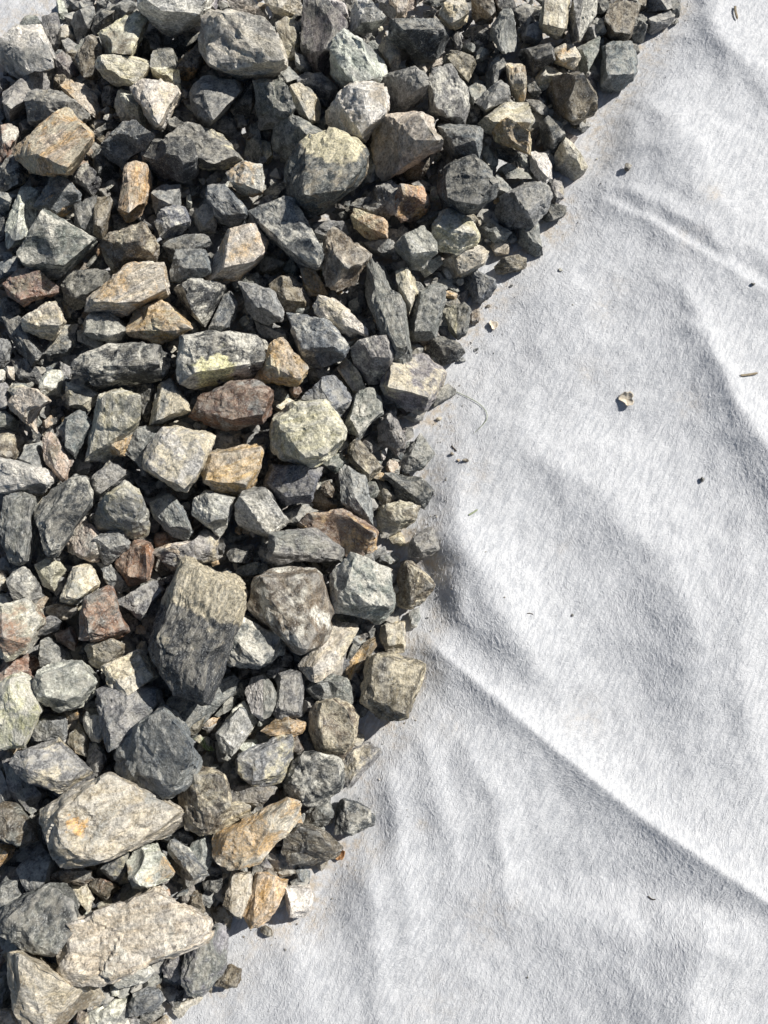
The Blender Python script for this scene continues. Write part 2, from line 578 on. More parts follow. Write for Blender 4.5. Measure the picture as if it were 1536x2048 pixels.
def rock(pts, lvl, rough=1., strat=0., seed=0, theta=0.):
    """a broken stone: the faces of the hull of pts, each worn, chipped and uneven"""
    r = np.random.default_rng(seed)
    c, N, H = hull_planes(pts)
    q = pts - c
    size = np.abs(q).max() * 2
    cov = q.T @ q / len(q)
    w, E = np.linalg.eigh(cov)
    s = np.sqrt(np.maximum(w, 1e-8))
    s = np.maximum(s, s.max() * .35)
    U, F = ICO[lvl]
    D = (U * s) @ E.T
    p0 = D / np.maximum((D @ N.T / H), 1e-6).max(1)[:, None]
    off = r.uniform(-50, 50, 3)
    f = 1. / size
    # wobble of the lookup so that edges run crooked
    wob = np.stack([noise(p0 * f * 5 + off + k * 31) for k in range(3)], -1)
    wob2 = np.stack([noise(p0 * f * 13 + off + k * 17 + 7) for k in range(3)], -1)
    Dn = D / np.linalg.norm(D, axis=1)[:, None]
    Dn = Dn + .020 * rough * wob + .006 * rough * wob2
    a = Dn @ N.T / H
    for j in range(len(N)):
        a[:, j] *= 1 + .032 * rough * noise(p0 * f * 2.6 + off + 13.7 * j)
    P = 110.
    # pull the points nearest a break edge onto it, so that edges and corners stay crisp
    gap = 1.9 / math.sqrt(len(U))
    for _ in range(2):
        od = np.argsort(-a, axis=1)[:, :3]
        ar = np.arange(len(a))
        for second in (1, 2):
            i1, i2 = od[:, 0], od[:, second]
            g_ = N[i1] / H[i1][:, None] - N[i2] / H[i2][:, None]
            sh = g_ * ((a[ar, i1] - a[ar, i2]) / np.maximum((g_ * g_).sum(1), 1e-9))[:, None]
            ok = np.linalg.norm(sh, axis=1) < gap
            sh = np.where(ok[:, None], sh, 0) * (1. if second == 1 else .8)
            dl = np.linalg.norm(D, axis=1)[:, None]
            D = D - sh * dl
            Dn = Dn - sh
            a = a - (sh @ N.T) / H
    a = np.maximum(a, 1e-6)
    am = a.max(1)
    rr = 1 / (am * ((a / am[:, None]) ** P).sum(1) ** (1 / P))
    pos = (D / np.linalg.norm(D, axis=1)[:, None]) * rr[:, None]
    nrm = Dn / np.linalg.norm(Dn, axis=1)[:, None]
    # layered breaks along the rock's grain, chips, pits
    cth, sth = math.cos(theta), math.sin(theta)
    R = np.array([[cth, sth, 0], [-sth, cth, 0], [0, 0, 1]])
    tilt = r.uniform(-.5, .5)
    R2 = np.array([[1, 0, 0], [0, math.cos(tilt), -math.sin(tilt)], [0, math.sin(tilt), math.cos(tilt)]])
    lp = pos @ R.T @ R2.T
    lps = lp * np.array([.25, 1.4, 1.4])
    x = p0 * f
    rid = 1 - np.abs(noise(x * 5.5 + off)) * 2
    d = .006 * fbm(x * 5 + off, 3) - .024 * np.clip(rid - .55, 0, 1) / .45 + .0080 * fbm(x * 13 + off + 5, 3, .7)
    d = d + strat * .013 * (noise(lps * 190 + off) + .5 * noise(lps * 420 + off))
    st = noise(x * 4.2 + off + 40)
    d = d + .034 * (sstep(-.02, .02, st) - .5) + .016 * (sstep(-.03, .03, noise(x * 9 + off + 90)) - .5)
    pos = pos * (1 + rough * d[:, None] * (.5 * size / np.maximum(np.linalg.norm(pos, axis=1), size * .2))[:, None]) * 1.015
    # shell-like scoops where pieces have broken off
    if lvl >= 4:
        for k in range(3 if lvl > 4 else 2):
            j = r.integers(len(pos))
            s_ = pos[j]
            n_ = s_ / np.linalg.norm(s_)
            Rs = size * (r.uniform(.22, .5) if lvl < 6 else r.uniform(.12, .26))
            q_ = s_ + n_ * Rs * r.uniform(.72, .86)
            dq = np.linalg.norm(pos - q_, axis=1)
            dep = np.clip(Rs - dq, 0, None)
            pos = pos - n_ * dep[:, None] * .95
    return pos + c, F, lp + r.uniform(-9, 9, 3)


def parse(txt):
    out = []
    x0 = y0 = 0.
    k = 10 / 3.84
    for ln in txt.strip().split("\n"):
        if ln.startswith("T "):
            a = ln.split()
            x0, y0 = float(a[1]), float(a[2])
            k = 10 / float(a[3]) if len(a) > 3 else 10 / 3.84
            continue
        cl, L, o, T, lab = ln.split("|")
        g = lambda s: np.array([[float(q) for q in w.split(",")] for w in s.split()]) * k + (x0, y0) if s.strip() else None
        out.append(dict(cl=cl, L=int(L), o=g(o), T=g(T), lab=lab))
    return out


DATA = """\
T 0 0
ng3|1|13,22 16,16 21,12 27,12 31,16 33,20 32,24 22,23||smooth green-grey stone lying against the white fabric in the top corner
wg5|3|0,31 9,24 18,20 28,22 33,27 37,38 44,48 43,56 33,56 22,58 12,61 4,57 0,40|10,27 29,25 41,48 25,56 3,42|large pale beige-grey boulder with a dark underside beside the corner scrap of fabric
gd4|1|35,12 43,10 46,20 45,32 44,41 38,41 33,24||upright grey stone wedged between the large beige boulder and a slim pale shard
wg3|2|43,0 50,0 52,10 51,16 48,17 44,10||slim pale upright shard at the top edge beside the corner fabric
gn3|1|52,0 73,0 72,5 62,9 55,6||flat grey stone cut by the top edge right of a slim pale shard
tg4|1|46,22 55,19 60,29 57,32 48,33 45,30||small beige-topped stone below the slim pale shard near the top
gd5|2|60,9 70,4 73,12 72,26 66,30 58,28 55,18 57,10||mottled grey lumpy stone between a beige pebble and a dark tan-topped stone
dt3|2|74,11 78,7 88,8 86,20 80,24 74,28 70,22|78,8 87,9 80,14|dark stone with a sunlit tan top edge near the top left
gw3|1|84,8 95,0 106,1 108,7 100,12 93,17 87,19||grey stone leaning on the top of a long olive slab
yk5|2|75,27 90,17 105,8 111,12 110,22 107,32 103,45 95,46 82,42 79,33|80,30 106,10 100,42 84,40|large olive-brown slab with a torn pale left edge
dg2|1|109,26 121,23 125,28 126,36 118,46 110,44||dark block in shade right of the large olive-brown slab
gd3|1|50,37 55,33 62,35 64,38 58,44 51,42||small rounded grey stone above a reddish mauve stone
mr5|1|43,43 48,40 54,44 60,50 62,58 58,62 50,64 45,58||reddish mauve stone right of the large pale beige-grey boulder
kg4|2|58,44 66,30 72,28 76,30 79,38 80,46 78,60 72,63 65,62 62,54|70,29 64,60 60,44|brown stone standing on edge with a grey left face and rusty right face
tw4|3|74,46 80,43 88,43 97,46 107,45 117,49 112,56 108,66 98,68 88,64 80,60 75,52|77,45 107,47 115,50 106,64 84,56|cream saddle-shaped stone with a curved top edge below the olive slab
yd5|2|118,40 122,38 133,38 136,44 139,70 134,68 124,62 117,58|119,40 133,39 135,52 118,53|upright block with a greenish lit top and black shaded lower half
pt4|3|105,63 112,60 124,62 135,67 139,72 137,78 130,92 126,98 119,99 113,92 108,78|112,61 137,70 122,95 115,80|pinkish-white triangular stone with a dark left edge
wg2|2|88,74 92,69 99,70 104,76 110,85 112,95 110,100 104,97 96,93 89,87||smooth pale grey egg-shaped stone left of the pinkish-white triangle
to4|1|47,67 50,62 60,62 68,66 75,75 78,86 76,91 70,89 62,80 52,76||tan stone with an orange crust along its top edge
md3|2|3,72 12,65 22,57 32,56 42,57 44,62 42,70 26,72 18,80 14,90 8,93 4,85||dark mauve slab just below the large pale beige-grey boulder
gt3|2|19,78 24,71 34,69 44,71 54,75 58,83 68,88 70,100 60,96 50,92 42,92 30,98 22,94||broad grey stone partly hidden behind the big rust-orange block
ot5s|3|11,116 14,110 22,103 40,90 50,82 56,86 65,95 71,105 70,116 60,126 51,135 45,132 38,134 24,134 17,128 12,121|20,109 50,83 56,87 70,106 51,133 26,119|big rust-orange and cream block with a purple-grey band across it
bg4|3|78,110 88,100 98,94 103,94 112,104 117,108 108,114 104,122 98,130 90,125 80,118|102,95 116,108 100,104|blue-grey four-sided stone right of the big rust-orange block
db2|3|107,112 118,106 132,106 142,105 150,112 153,122 151,134 143,139 128,137 118,130 110,122|110,112 132,107 148,113 140,120 118,119|wide dark slate-grey stone right of a blue-grey four-sided stone
db1|1|72,103 80,96 88,92 93,95 88,100 80,106 74,107||small dark stone in the gap above a blue-grey four-sided stone
gd2|1|14,96 22,90 33,92 30,98 22,103 16,104||grey stone peeping out above the left end of the big rust-orange block
rw4|2|0,97 8,95 13,96 14,104 10,112 9,120 4,123 0,124||rusty red and white mottled stone cut by the left edge
dt2|1|0,128 10,120 14,126 24,134 22,142 10,146 0,147||dark stone with a tan top under the big rust-orange block
dw4|2|55,133 65,126 72,130 78,138 76,144 70,150 62,144 56,138||dark pebble flecked white below the big rust-orange block
ok4s|3|96,128 103,124 112,126 116,134 116,145 112,157 106,167 98,169 91,160 93,146|100,127 112,128 110,156 99,164|upright ochre stone with dark vertical cracks
dg3|1|70,120 77,112 82,118 92,126 90,140 82,142 74,134||dark grey stone below a blue-grey four-sided stone
bo3|2|36,141 43,133 52,139 63,148 62,156 50,166 38,163 26,158|43,135 60,149 40,156|blue-grey stone with tan patches between a striped upright stone and the ochre one
wb4s|2|16,144 31,143 28,155 25,165 30,178 14,188 5,190 5,178 9,160|20,145 27,150 12,185|pale striated stone leaning upright near the left edge
dg3|2|126,92 134,90 146,98 140,104 132,106 126,101||small angular dark stone under the tip of the pinkish-white triangle
ko4|1|137,47 146,36 158,32 160,42 156,54 148,62 140,62||brown stone in shade right of the upright black-and-green block
mg3|2|-2,60 4,60 9,67 3,72 -2,74||small rusty brown stone at the left edge beside a mauve slab
db2|1|0,84 4,88 5,92 0,98 -6,96||small dark stone cut by the left edge above the rusty red one
gd3|2|56,0 62,-4 76,-4 72,2||grey stone at the very top edge above a flat grey stone
ww2|3|108,-10 160,-10 163,2 160,14 150,20 134,27 124,25 115,14 107,6|112,-2 124,8 152,10 158,-8|very large grey boulder cut by the top edge with a brown lower face
db1|1|80,66 92,72 88,80 84,90 79,86 78,76||dark stone in deep shade left of the pale grey egg-shaped one
dg1|1|130,32 142,25 156,24 150,33 140,44 133,40||shaded grey stone below the very large boulder
dg1|0|72,108 80,108 78,116 74,126 68,120||black shaded stone in the gap right of the rust-orange block
T 400 0
pm4|3|2,14 6,10 17,9 30,13 44,15 52,20 58,26 63,37 66,44 66,50 58,51 57,58 48,62 38,60 30,56 19,55 8,52 4,46 2,30|4,14 17,10 50,19 64,46 52,50 32,50 20,54 6,48|very large speckled pinkish-grey boulder with a dark notch below
gd3|2|-1,-4 13,-4 13,9 3,10 -1,6||grey stone at the top edge between two very large boulders
pm4s|1|20,0 38,0 46,8 53,16 46,17 34,12 24,10||pinkish striated stone behind the top of the large speckled boulder
pk3|2|50,-2 77,-2 78,6 74,12 64,13 56,9 51,3||speckled brown-pink stone cut by the top edge
tk4|2|58,17 62,13 72,14 76,20 77,28 75,40 72,50 67,50 64,38 60,26|60,15 73,16 68,22 74,26|tan peg-shaped stone with a flat top right of the large speckled boulder
md5s|2|77,18 83,0 96,-2 104,6 111,16 112,30 103,40 100,55 92,56 84,47 77,36|86,2 110,18 100,40|tall dark mauve slab with diagonal striations
wt4|2|92,-3 104,-3 112,4 114,15 115,24 109,22 100,10||beige slab edge cut by the top edge above a wide pale stone
wg4|3|100,38 105,27 112,23 119,28 128,34 140,44 145,54 142,62 138,66 128,62 118,64 112,69 103,62 100,52|112,25 119,29 143,52 136,60 112,58 112,36|wide pale grey-green stone with a shaded knob on its left side
wd4|3|114,16 119,4 124,0 130,0 136,8 142,15 136,22 126,27 118,24|120,5 131,1 141,15 124,17|bright pale stone with a dark lower facet near the top middle
pt3|2|138,36 142,28 148,28 154,34 154,44 153,57 148,54 142,44||pinkish-white knobbly stone right of the wide pale grey-green stone
gb2|1|126,34 133,31 139,36 141,44 136,42||small grey stone tucked beside the pinkish knobbly stone
gn2|2|0,60 8,58 22,55 27,58 32,65 31,72 22,80 13,92 6,97 0,93 -7,86 -8,74|2,62 24,57 30,68 10,92|broad grey stone crossed by thin white veins
db2|2|22,84 30,72 36,64 41,61 43,66 42,80 38,90 28,90|40,63 40,78 26,84|dark triangular stone between the veined grey stone and an upright greenish one
ng5|3|42,63 55,62 64,64 67,72 70,80 72,88 66,90 60,90 57,100 50,102 45,96 45,80|44,64 64,65 70,86 60,86|upright greenish-grey block with a vertical groove
gb2|2|58,51 66,50 74,57 76,60 68,66 64,63 53,60||dark striated wedge under the right corner of the large speckled boulder
bg3|2|68,66 80,54 88,55 98,60 106,68 104,76 98,82 93,78 90,70 80,66|86,56 102,68 84,64|grey stone with a dark blue shaded right face above a tan oval stone
tg4|3|68,66 76,64 86,68 90,76 94,84 93,91 86,95 78,91 71,80|72,67 86,69 92,84 84,92 76,78|tan oval stone with a rough brown left edge
gd2|2|73,40 78,42 86,50 85,55 76,56 73,50||small grey wedge below the tan peg-shaped stone
wp5|3|96,84 100,76 112,70 118,63 130,62 142,68 145,80 142,90 134,100 124,107 116,102 104,101 98,94|116,66 140,70 143,84 124,104 106,80|large white and pink mottled stone with a dark left corner
ny2|2|64,88 72,88 82,94 94,102 84,107 76,112 72,122 66,121 56,116 55,106 58,94|72,90 93,102 80,106 74,100|dark slate stone with a long pale right facet above the yellow-stained boulder
dk4|3|66,132 74,114 80,107 88,104 100,100 110,101 118,104 124,110 128,120 127,132 121,142 110,148 98,154 88,165 78,170 70,158 67,145|80,112 100,102 116,106 124,128 112,145 80,150|very large dark grey boulder with yellow stains along its top
gt3|1|128,118 136,122 139,134 134,140 124,146 122,142 127,132||pinkish-brown broken stone at the right side of the yellow-stained boulder
ny4|2|-26,106 -14,98 0,97 12,103 22,108 29,118 32,124 26,128 18,128 12,131 4,133 -2,128 -18,120|2,98 28,120 6,128|large rounded greenish stone with yellow mottling
wo4|3|21,132 32,125 47,126 49,136 48,148 42,151 34,150 28,146 22,138|34,126 47,128 46,146 30,140|small blocky pale stone with yellow rusty corners
nd2|1|18,88 26,92 28,100 24,106 14,102 8,97||small dark green-grey stone below the veined grey stone
ng2|1|38,94 44,88 45,100 46,116 44,124 38,123 36,108||thin upright greenish shard below the grooved block
yn2|0|45,107 54,110 57,120 54,128 48,124 45,116||pale scrap of stone in a dark gap left of the slate stone
gd2|2|5,146 15,142 22,146 30,154 28,162 10,160||dark grey broken stone below the mottled greenish stone
gw2|1|10,134 14,129 20,132 17,140 10,144 4,139||small pale grey stone beside a blocky pale one
dn2|1|48,148 58,140 66,142 68,152 60,156 48,155||dark rounded green-grey stone left of the yellow-stained boulder
gd2|1|136,0 146,-2 156,-2 156,14 148,16 142,12||very dark stone behind a bright pale stone at the top
ko3|1|132,108 142,98 152,92 153,84 146,84 140,94 130,102||thin yellowish-brown slab right of the white and pink mottled stone
gt3|1|88,96 96,88 98,98 94,104||sliver of tan stone under the white and pink mottled stone
T 800 0
yw3|3|27,10 33,4 38,0 49,0 50,8 53,13 50,19 46,19 42,23 37,22 33,16|34,5 49,4 50,12 40,18|bright pale yellow lumpy stone near the top edge
dn2|2|18,2 22,-3 38,-3 33,4 28,8 22,6||grey stone touching the upper left of the bright yellow lumpy one
db3|3|-8,18 0,16 12,15 22,15 28,16 34,22 38,30 37,39 30,41 22,46 10,42 0,32 -8,30|-4,17 26,16 33,22 20,22 2,23|large charcoal boulder with a lit blue-grey top edge
tk3|2|-8,-3 7,-3 6,6 3,14 -3,16 -9,10||brownish stone at the top edge above the charcoal boulder
kn3|2|54,-3 70,-3 70,6 73,13 70,19 62,20 56,14||smooth dark brown stone in shade below the top edge
dm3|2|68,-3 86,-3 89,4 88,12 80,8 74,13 70,5||dark purple-brown stone above a pale oval upright stone
ng2|3|70,25 73,16 78,9 84,7 87,12 89,24 91,38 86,43 80,44 74,38 70,33|84,8 88,24 78,40 73,24|light grey-green upright oval stone with a fine salty grain
db1|1|88,8 93,5 99,8 104,18 102,24 94,32 90,24||dark blue-black stone right of the pale upright oval
gw3|2|93,28 98,20 104,17 108,22 110,30 106,34 100,34 95,32||small bright grey pebble left of a long pale striated stone
tk4s|3|107,18 111,0 114,-4 129,-4 129,10 127,24 122,30 116,29 109,25|112,-2 129,2 126,22 110,18|long pale beige upright stone cut by the top edge
gw5s|3|129,10 132,-4 151,-4 150,10 144,22 138,32 133,32 130,24|132,0 142,4 150,0 138,30|long upright stone split into blue-grey and cream halves
gd2|2|41,28 43,24 46,26 48,36 46,40 42,39||tiny slim upright grey stone right of the charcoal boulder
dg1|1|48,26 54,21 66,20 70,26 68,34 60,36 52,33||dark stone in shade left of the pale upright oval
gt2|2|48,36 51,33 57,34 59,40 55,42 50,40||tiny grey pebble left of another white-tipped one
wg2|2|59,40 62,36 66,37 69,41 65,46 60,48||tiny white-tipped pebble below the dark shaded stone
kt4|2|31,46 38,40 44,40 56,44 59,49 54,58 52,64 46,60 42,50 34,50|34,44 44,41 57,47 52,62|brown speckled stone with a pale rim behind a tall light grey one
tk3s|1|18,54 24,48 32,44 32,50 24,53||thin tan layered sliver under the charcoal boulder
gw4|3|21,56 24,52 38,50 43,55 45,60 50,66 52,74 53,84 50,95 44,96 36,92 24,86 22,76|24,53 40,52 48,66 46,84 28,84|tall light grey boulder with a tan-stained lower tip
gd4|3|-14,60 -6,56 4,55 12,52 16,55 20,62 18,74 10,82 2,88 -8,86 -16,74|0,57 13,53 19,62 16,68 6,64|grey angular stone with pale upper facets left of a tall light grey boulder
dg4|2|66,60 70,48 74,43 78,42 81,47 81,60 79,66 73,68 68,70|76,43 80,58 72,64|dark upright stone with glittering edges left of a cream upright stone
yo4s|3|81,49 85,47 95,48 96,56 97,68 95,77 91,78 86,73 83,66|85,48 95,49 96,64 86,64|cream upright stone with yellow and rust streaks
dk2|2|91,42 94,38 106,35 115,34 118,38 118,46 110,50 102,58 98,52 92,47|98,38 115,35 117,42 104,46|tan stone with a sunlit flat top right of the pale upright oval
to3|3|118,38 124,35 131,34 136,38 139,44 136,50 134,54 128,52 122,50 118,48||lumpy tan and pink stone with a yellow crumb beneath
gw3|2|136,37 140,37 153,28 156,32 152,40 147,48 140,54 136,50|140,38 153,30 144,48|grey wedge with a pale ridge beside the fabric
gm2|2|142,32 148,16 156,14 158,20 156,27 148,30||small grey-purple stone above a grey wedge beside the fabric
tk3|2|102,64 108,52 113,50 120,53 125,58 118,62 113,68 106,70|112,51 124,58 110,58|tan-topped dark stone above a large brown rounded boulder
gd2|1|118,48 124,50 128,55 127,58 122,56||thin grey sliver below a lumpy tan and pink stone
dg3|2|97,64 102,60 104,66 109,72 107,77 102,75 97,70||small dark star-shaped stone right of the cream upright stone
kd3|3|114,68 118,60 126,57 138,57 144,64 150,72 151,84 146,90 134,95 126,90 118,86 114,78|120,60 139,58 149,72 134,76 132,92|large dark brown faceted boulder at the edge of the white fabric
gt3|2|52,68 58,64 64,66 67,70 60,77 56,82 53,76||tan mottled pebble right of the tall light grey boulder
gw3|3|59,80 64,72 72,65 78,63 84,67 85,73 80,80 72,82 66,87 63,82|76,64 84,70 66,84|oval grey stone with white streaks left of the cream upright stone
tg4|2|61,96 66,90 76,82 82,79 92,79 99,82 103,92 100,98 90,96 80,96 70,103 64,101|66,93 80,80 98,83 100,94|speckled beige and grey stone above a rusty-yellow wedge
gw2|2|96,76 108,79 114,83 113,89 106,89 100,84||grey-green stone between a star-shaped one and a brown boulder
oy4|3|70,102 76,94 82,91 92,98 100,105 100,119 92,116 82,112 72,107|82,91 99,105 98,117 84,106|rusty-yellow wedge with a dark brown left face
db2|3|106,96 112,90 118,91 124,96 127,104 124,110 118,117 110,113|112,91 126,102 118,108|small dark faceted stone beside the white fabric below a brown boulder
bd2|3|30,97 45,97 61,97 63,104 62,118 60,124 50,122 40,122 34,112|32,98 60,98 58,108 42,112|flat charcoal slab with a straight top edge
pk3|3|-20,95 -9,89 0,88 10,86 18,87 24,92 29,102 31,115 24,118 16,116 6,118 0,122 -10,138 -18,132 -22,112|-8,90 16,88 28,108 8,104|rounded pink-brown boulder with a hollow dark base
kk3|1|6,114 16,113 26,117 24,126 16,138 6,138 0,134 0,122||dark crumbly earth-brown stone under the rounded pink-brown boulder
db3|3|28,140 34,126 40,122 50,122 58,120 66,130 72,138 74,146 72,152 60,162 42,166 32,158 28,150|36,127 58,122 72,142 60,158 36,152|large flat charcoal stone below a straight-edged charcoal slab
ng3|2|71,134 77,130 84,126 90,130 98,133 99,136 92,137 84,137 78,137||thin pointed greenish flake lying flat
wg3|2|100,117 106,117 112,118 117,128 117,137 112,141 104,136 100,130||grey stone with pale crumbly upper facets near the fabric
tg3|3|116,127 122,112 126,106 132,110 140,118 144,128 140,134 134,137 124,132|126,107 143,126 128,118|tan wedge-shaped stone jutting onto the white fabric
gt2|1|88,124 94,119 100,122 100,130 95,131 90,128||small olive pebble behind a thin greenish flake
gt3|1|62,116 68,112 72,120 75,126 71,133 65,130||small grey stone between two charcoal stones
gw2|2|71,138 75,134 82,141 88,148 84,151 77,152 73,148||small light grey stone at the right edge of the large flat charcoal stone
gd3|3|78,152 88,146 100,140 108,139 114,144 117,152 112,164 102,174 92,174 82,170 77,162|86,148 106,140 114,150 98,162|broad grey stone with a scored surface near the fabric edge
gt3|2|112,146 118,138 122,135 125,142 126,152 120,158 116,154||tan-grey stone touching the fabric under the tan wedge
dg1|1|74,114 86,114 92,118 90,122 84,126 76,122||flat dark stone in shade under the rusty-yellow wedge
db1|1|54,84 62,80 64,92 60,97 50,96||dark triangular stone between a tall light grey boulder and an oval one
T 1100 0
db2|2|34,12 36,0 44,-3 46,8 42,14||dark shard at the top edge between a split long stone and a brown block
gm2|2|26,30 30,20 36,14 41,16 43,24 40,28 32,30||small grey-purple five-sided pebble near the top right of the pile
kk4s|3|41,26 44,16 47,4 54,0 62,2 67,4 66,14 62,28 58,33 48,32|46,6 66,5 62,26 44,24|dark brown striated block near the top right of the pile
nw3|2|61,27 65,16 69,10 74,14 74,26 71,32 64,33||grey-green stone with a bright pale torn right rim
kd2|2|67,-3 76,-3 75,6 69,10 67,8||small dark brown stone at the top edge above a pale-rimmed one
gd3|3|74,9 76,-3 92,-3 94,6 86,9 80,10||dark grey stone cut by the top edge near the fabric
gd3|3|74,16 84,11 92,8 96,13 95,18 88,22 78,26 74,22|76,15 93,9 95,15 82,18|long dark grey stone lying on the fabric at the top right
gd3|3|92,-3 100,-3 100,12 97,14 94,8||narrow dark stone beside the fabric at the top edge
db2|1|93,18 98,14 99,17 96,19||tiny dark chip at the end of the long dark stone on the fabric
bd3|3|40,36 48,33 60,32 63,33 65,44 66,56 63,62 57,68 46,70 40,68 40,52|42,35 62,34 65,56 44,58|square blue-black block with a dark front face sitting alone on the fabric
nw2|1|63,33 67,34 69,40 66,43 63,40||small greenish chip against the square blue-black block
gd2|1|22,92 28,94 32,96 26,102 20,98||small dark wedge under the large brown faceted boulder
dg1|1|30,64 36,70 38,75 34,77 30,72||small shaded stone right of the large brown faceted boulder
tk3|0|56,34 60,30 61,33||tiny tan flake above the square blue-black block
T 0 380
gw3|2|-5,0 4,2 12,4 10,12 6,20 0,18 -6,12||small pale grey stone left of the striated upright one
dg1|1|-4,18 4,20 6,28 2,38 -6,36||dark stone in shade at the left edge under a pale grey one
gw2|1|-4,48 8,47 13,52 16,56 8,62 0,60||pale brownish stone at the left edge below the striated upright one
bw3|2|-4,57 8,55 14,52 18,58 10,64 6,67 0,68||blue-grey stone with a white tip left of a rusty brown faceted block
nw5s|3|30,24 34,16 44,20 56,30 64,36 70,40 66,46 58,56 50,63 43,67 34,66 22,60 15,52 14,46 18,42 28,36|33,18 55,30 69,40 50,58 40,40|large pale grey-green shell-shaped stone with a scooped ridge
gb3|2|57,12 74,5 73,20 72,36 66,34 57,27||blue-grey slab behind a thin upright brown slab
kk3|3|75,3 84,5 87,10 84,22 82,34 79,38 71,34 72,16|76,4 85,8 83,20 74,30|thin upright brown rough slab left of the ochre stone
dk2|1|86,20 98,23 110,20 111,28 98,30 87,32||dark brown stone under the foot of the ochre stone
kt4|3|77,40 84,34 96,29 111,28 118,36 122,45 120,56 108,60 96,62 87,66 82,54|84,34 110,28 112,40 90,42|olive-brown boulder with a sunlit cream upper rim
gb3|2|116,2 126,-4 139,-4 139,8 137,14 128,14 120,19||grey stone cracked on top right of the ochre stone
bw4|3|119,24 126,16 132,12 140,13 147,22 147,28 138,34 128,38 122,34|126,16 140,14 146,24 132,28|blue-grey stone with frosted white upper facets
mg4|2|24,12 34,16 30,24 26,20||tiny brownish sliver beside the shell-shaped stone
md4|2|48,70 53,64 64,62 78,62 84,66 82,72 76,78 68,86 62,92 56,91 50,84 47,78|55,64 80,64 76,74 62,84|purplish grey stone with a rounded left end
nk4|1|48,84 54,92 62,94 60,100 50,98||dark grey stone under the purplish grey rounded one
to4s|3|84,69 94,62 104,56 116,55 125,57 127,64 128,74 130,82 120,86 104,92 96,97 82,95 66,94 68,84 76,76|90,66 124,58 127,76 100,86 74,84|large tan boulder with fine layered grain and pink tints
kt2|1|62,94 70,93 84,96 96,97 92,99 70,98 62,102||brown rough ledge under the large layered tan boulder
rk4|3|2,72 14,62 22,60 30,63 34,68 43,74 44,78 36,84 22,92 14,86 6,80|10,66 28,63 20,76 15,86|rusty brown faceted block with a glittering dark right face
gd2|1|42,74 48,70 48,80 42,84||small grey wedge between a rusty faceted block and a purplish grey stone
tp4|3|16,102 24,94 34,87 43,86 48,96 49,103 44,112 38,116 28,111 18,108|26,94 43,88 46,104 26,104|lumpy cream-beige stone with brown stains below a rusty faceted block
db2|1|0,84 8,82 20,92 20,97 14,102 4,98||dark stone in shade below the rusty faceted block
dg3|2|2,98 12,97 16,108 26,114 32,122 36,126 33,137 26,136 20,130 12,118 6,108||long dark grey stone sloping down below the cream-beige lumpy stone
nw4|3|62,104 68,97 76,95 86,96 94,102 99,110 96,116 88,118 78,116 70,113 62,108|70,98 86,97 97,108 84,112 72,106|pointed green-grey stone with a white upper rim above the long banded boulder
nd2|2|60,108 72,114 88,118 82,122 70,121 61,116||dark green-grey stone beneath a pointed white-rimmed one
nt3|1|40,114 50,104 60,104 60,116 54,124 46,132 38,132 36,124||grey-green flat stone left of a pointed white-rimmed one
oy4|3|98,106 101,92 112,90 124,86 132,91 142,100 152,107 150,111 140,114 128,116 116,117 104,112|102,92 126,87 146,106 116,108|kite-shaped tan stone with golden orange stains
dw5s|3|52,142 56,134 64,126 80,121 96,118 112,119 127,119 131,126 128,136 123,144 108,148 92,151 74,152 62,150|64,127 96,119 127,120 124,134 90,130 60,138|long charcoal boulder banded with pale lines
gd3|2|0,114 8,116 10,122 8,130 4,135 -4,136 -6,118||rounded grey stone at the left edge above two tiny tan pebbles
wt2|2|0,138 5,138 5,144 2,148 -4,148||tiny pale pebble at the left edge beside a brown one
tp3|2|4,136 11,136 12,142 11,146 6,144||tiny pinkish brown pebble left of a shaded dark stone
db2|1|8,130 20,130 32,140 32,150 24,152 14,144||dark angular stone below the long sloping dark grey stone
wt3|2|30,146 36,139 46,137 49,142 47,152 46,156 34,158||pale chalky stone left of the long banded boulder
gd2|1|46,132 56,136 54,144 50,152 48,142||dark shard between a chalky stone and the long banded boulder
gt3|3|10,148 18,149 24,154 22,162 12,162 6,154||small grey gravelly stone left of a chalky one
dn3|1|110,42 122,40 126,46 124,52 120,50 114,50||dark bit of stone right of the olive-brown boulder
gd4s|2|126,40 134,36 144,34 154,35 166,36 160,44 150,46 142,46 134,48 128,54 124,46||dark striated stone with a pale upper ledge
bn3|3|131,62 136,46 146,46 156,46 162,54 164,66 156,72 144,70 133,70|137,47 156,48 160,60 140,60|blue-green block with a chipped lit corner
db2|1|102,34 112,22 118,30 118,38||dark shaded stone right of the ochre stone
T 380 380
bw4|3|12,8 14,-2 24,-4 32,2 38,8 44,16 45,20 40,24 38,29 28,26 16,22|14,2 30,2 43,18 26,20|dark stone with frosted white scratches above a rust-pink wedge
dg1|1|18,22 28,26 36,30 28,33 18,30||black shaded underside stone beneath a frosted dark stone
tk3|2|3,16 12,10 14,20 20,24 20,32 8,33 3,24||tan stone tucked left of a frosted dark stone
bw5|3|44,18 56,12 68,8 76,6 82,8 84,18 88,30 92,38 98,44 100,50 101,58 96,60 84,56 76,50 68,42 58,34 50,28|46,17 76,7 88,36 101,50 98,58 78,46 56,26|large pale blue-grey boulder tapering to a cream point
gn2|2|48,12 56,6 66,5 70,7 58,12 50,16||smooth grey-green stone behind the large boulder with a cream point
po4|3|26,38 30,32 38,30 48,27 56,34 60,42 58,48 52,56 44,62 38,68 24,69 14,67 16,56 22,48|30,32 46,28 56,46 50,54 26,60|rust-pink wedge-shaped stone half in the shadow of a tapering boulder
kt2|1|50,62 54,50 66,50 73,56 70,64 58,66||brown stone in shade right of the rust-pink wedge
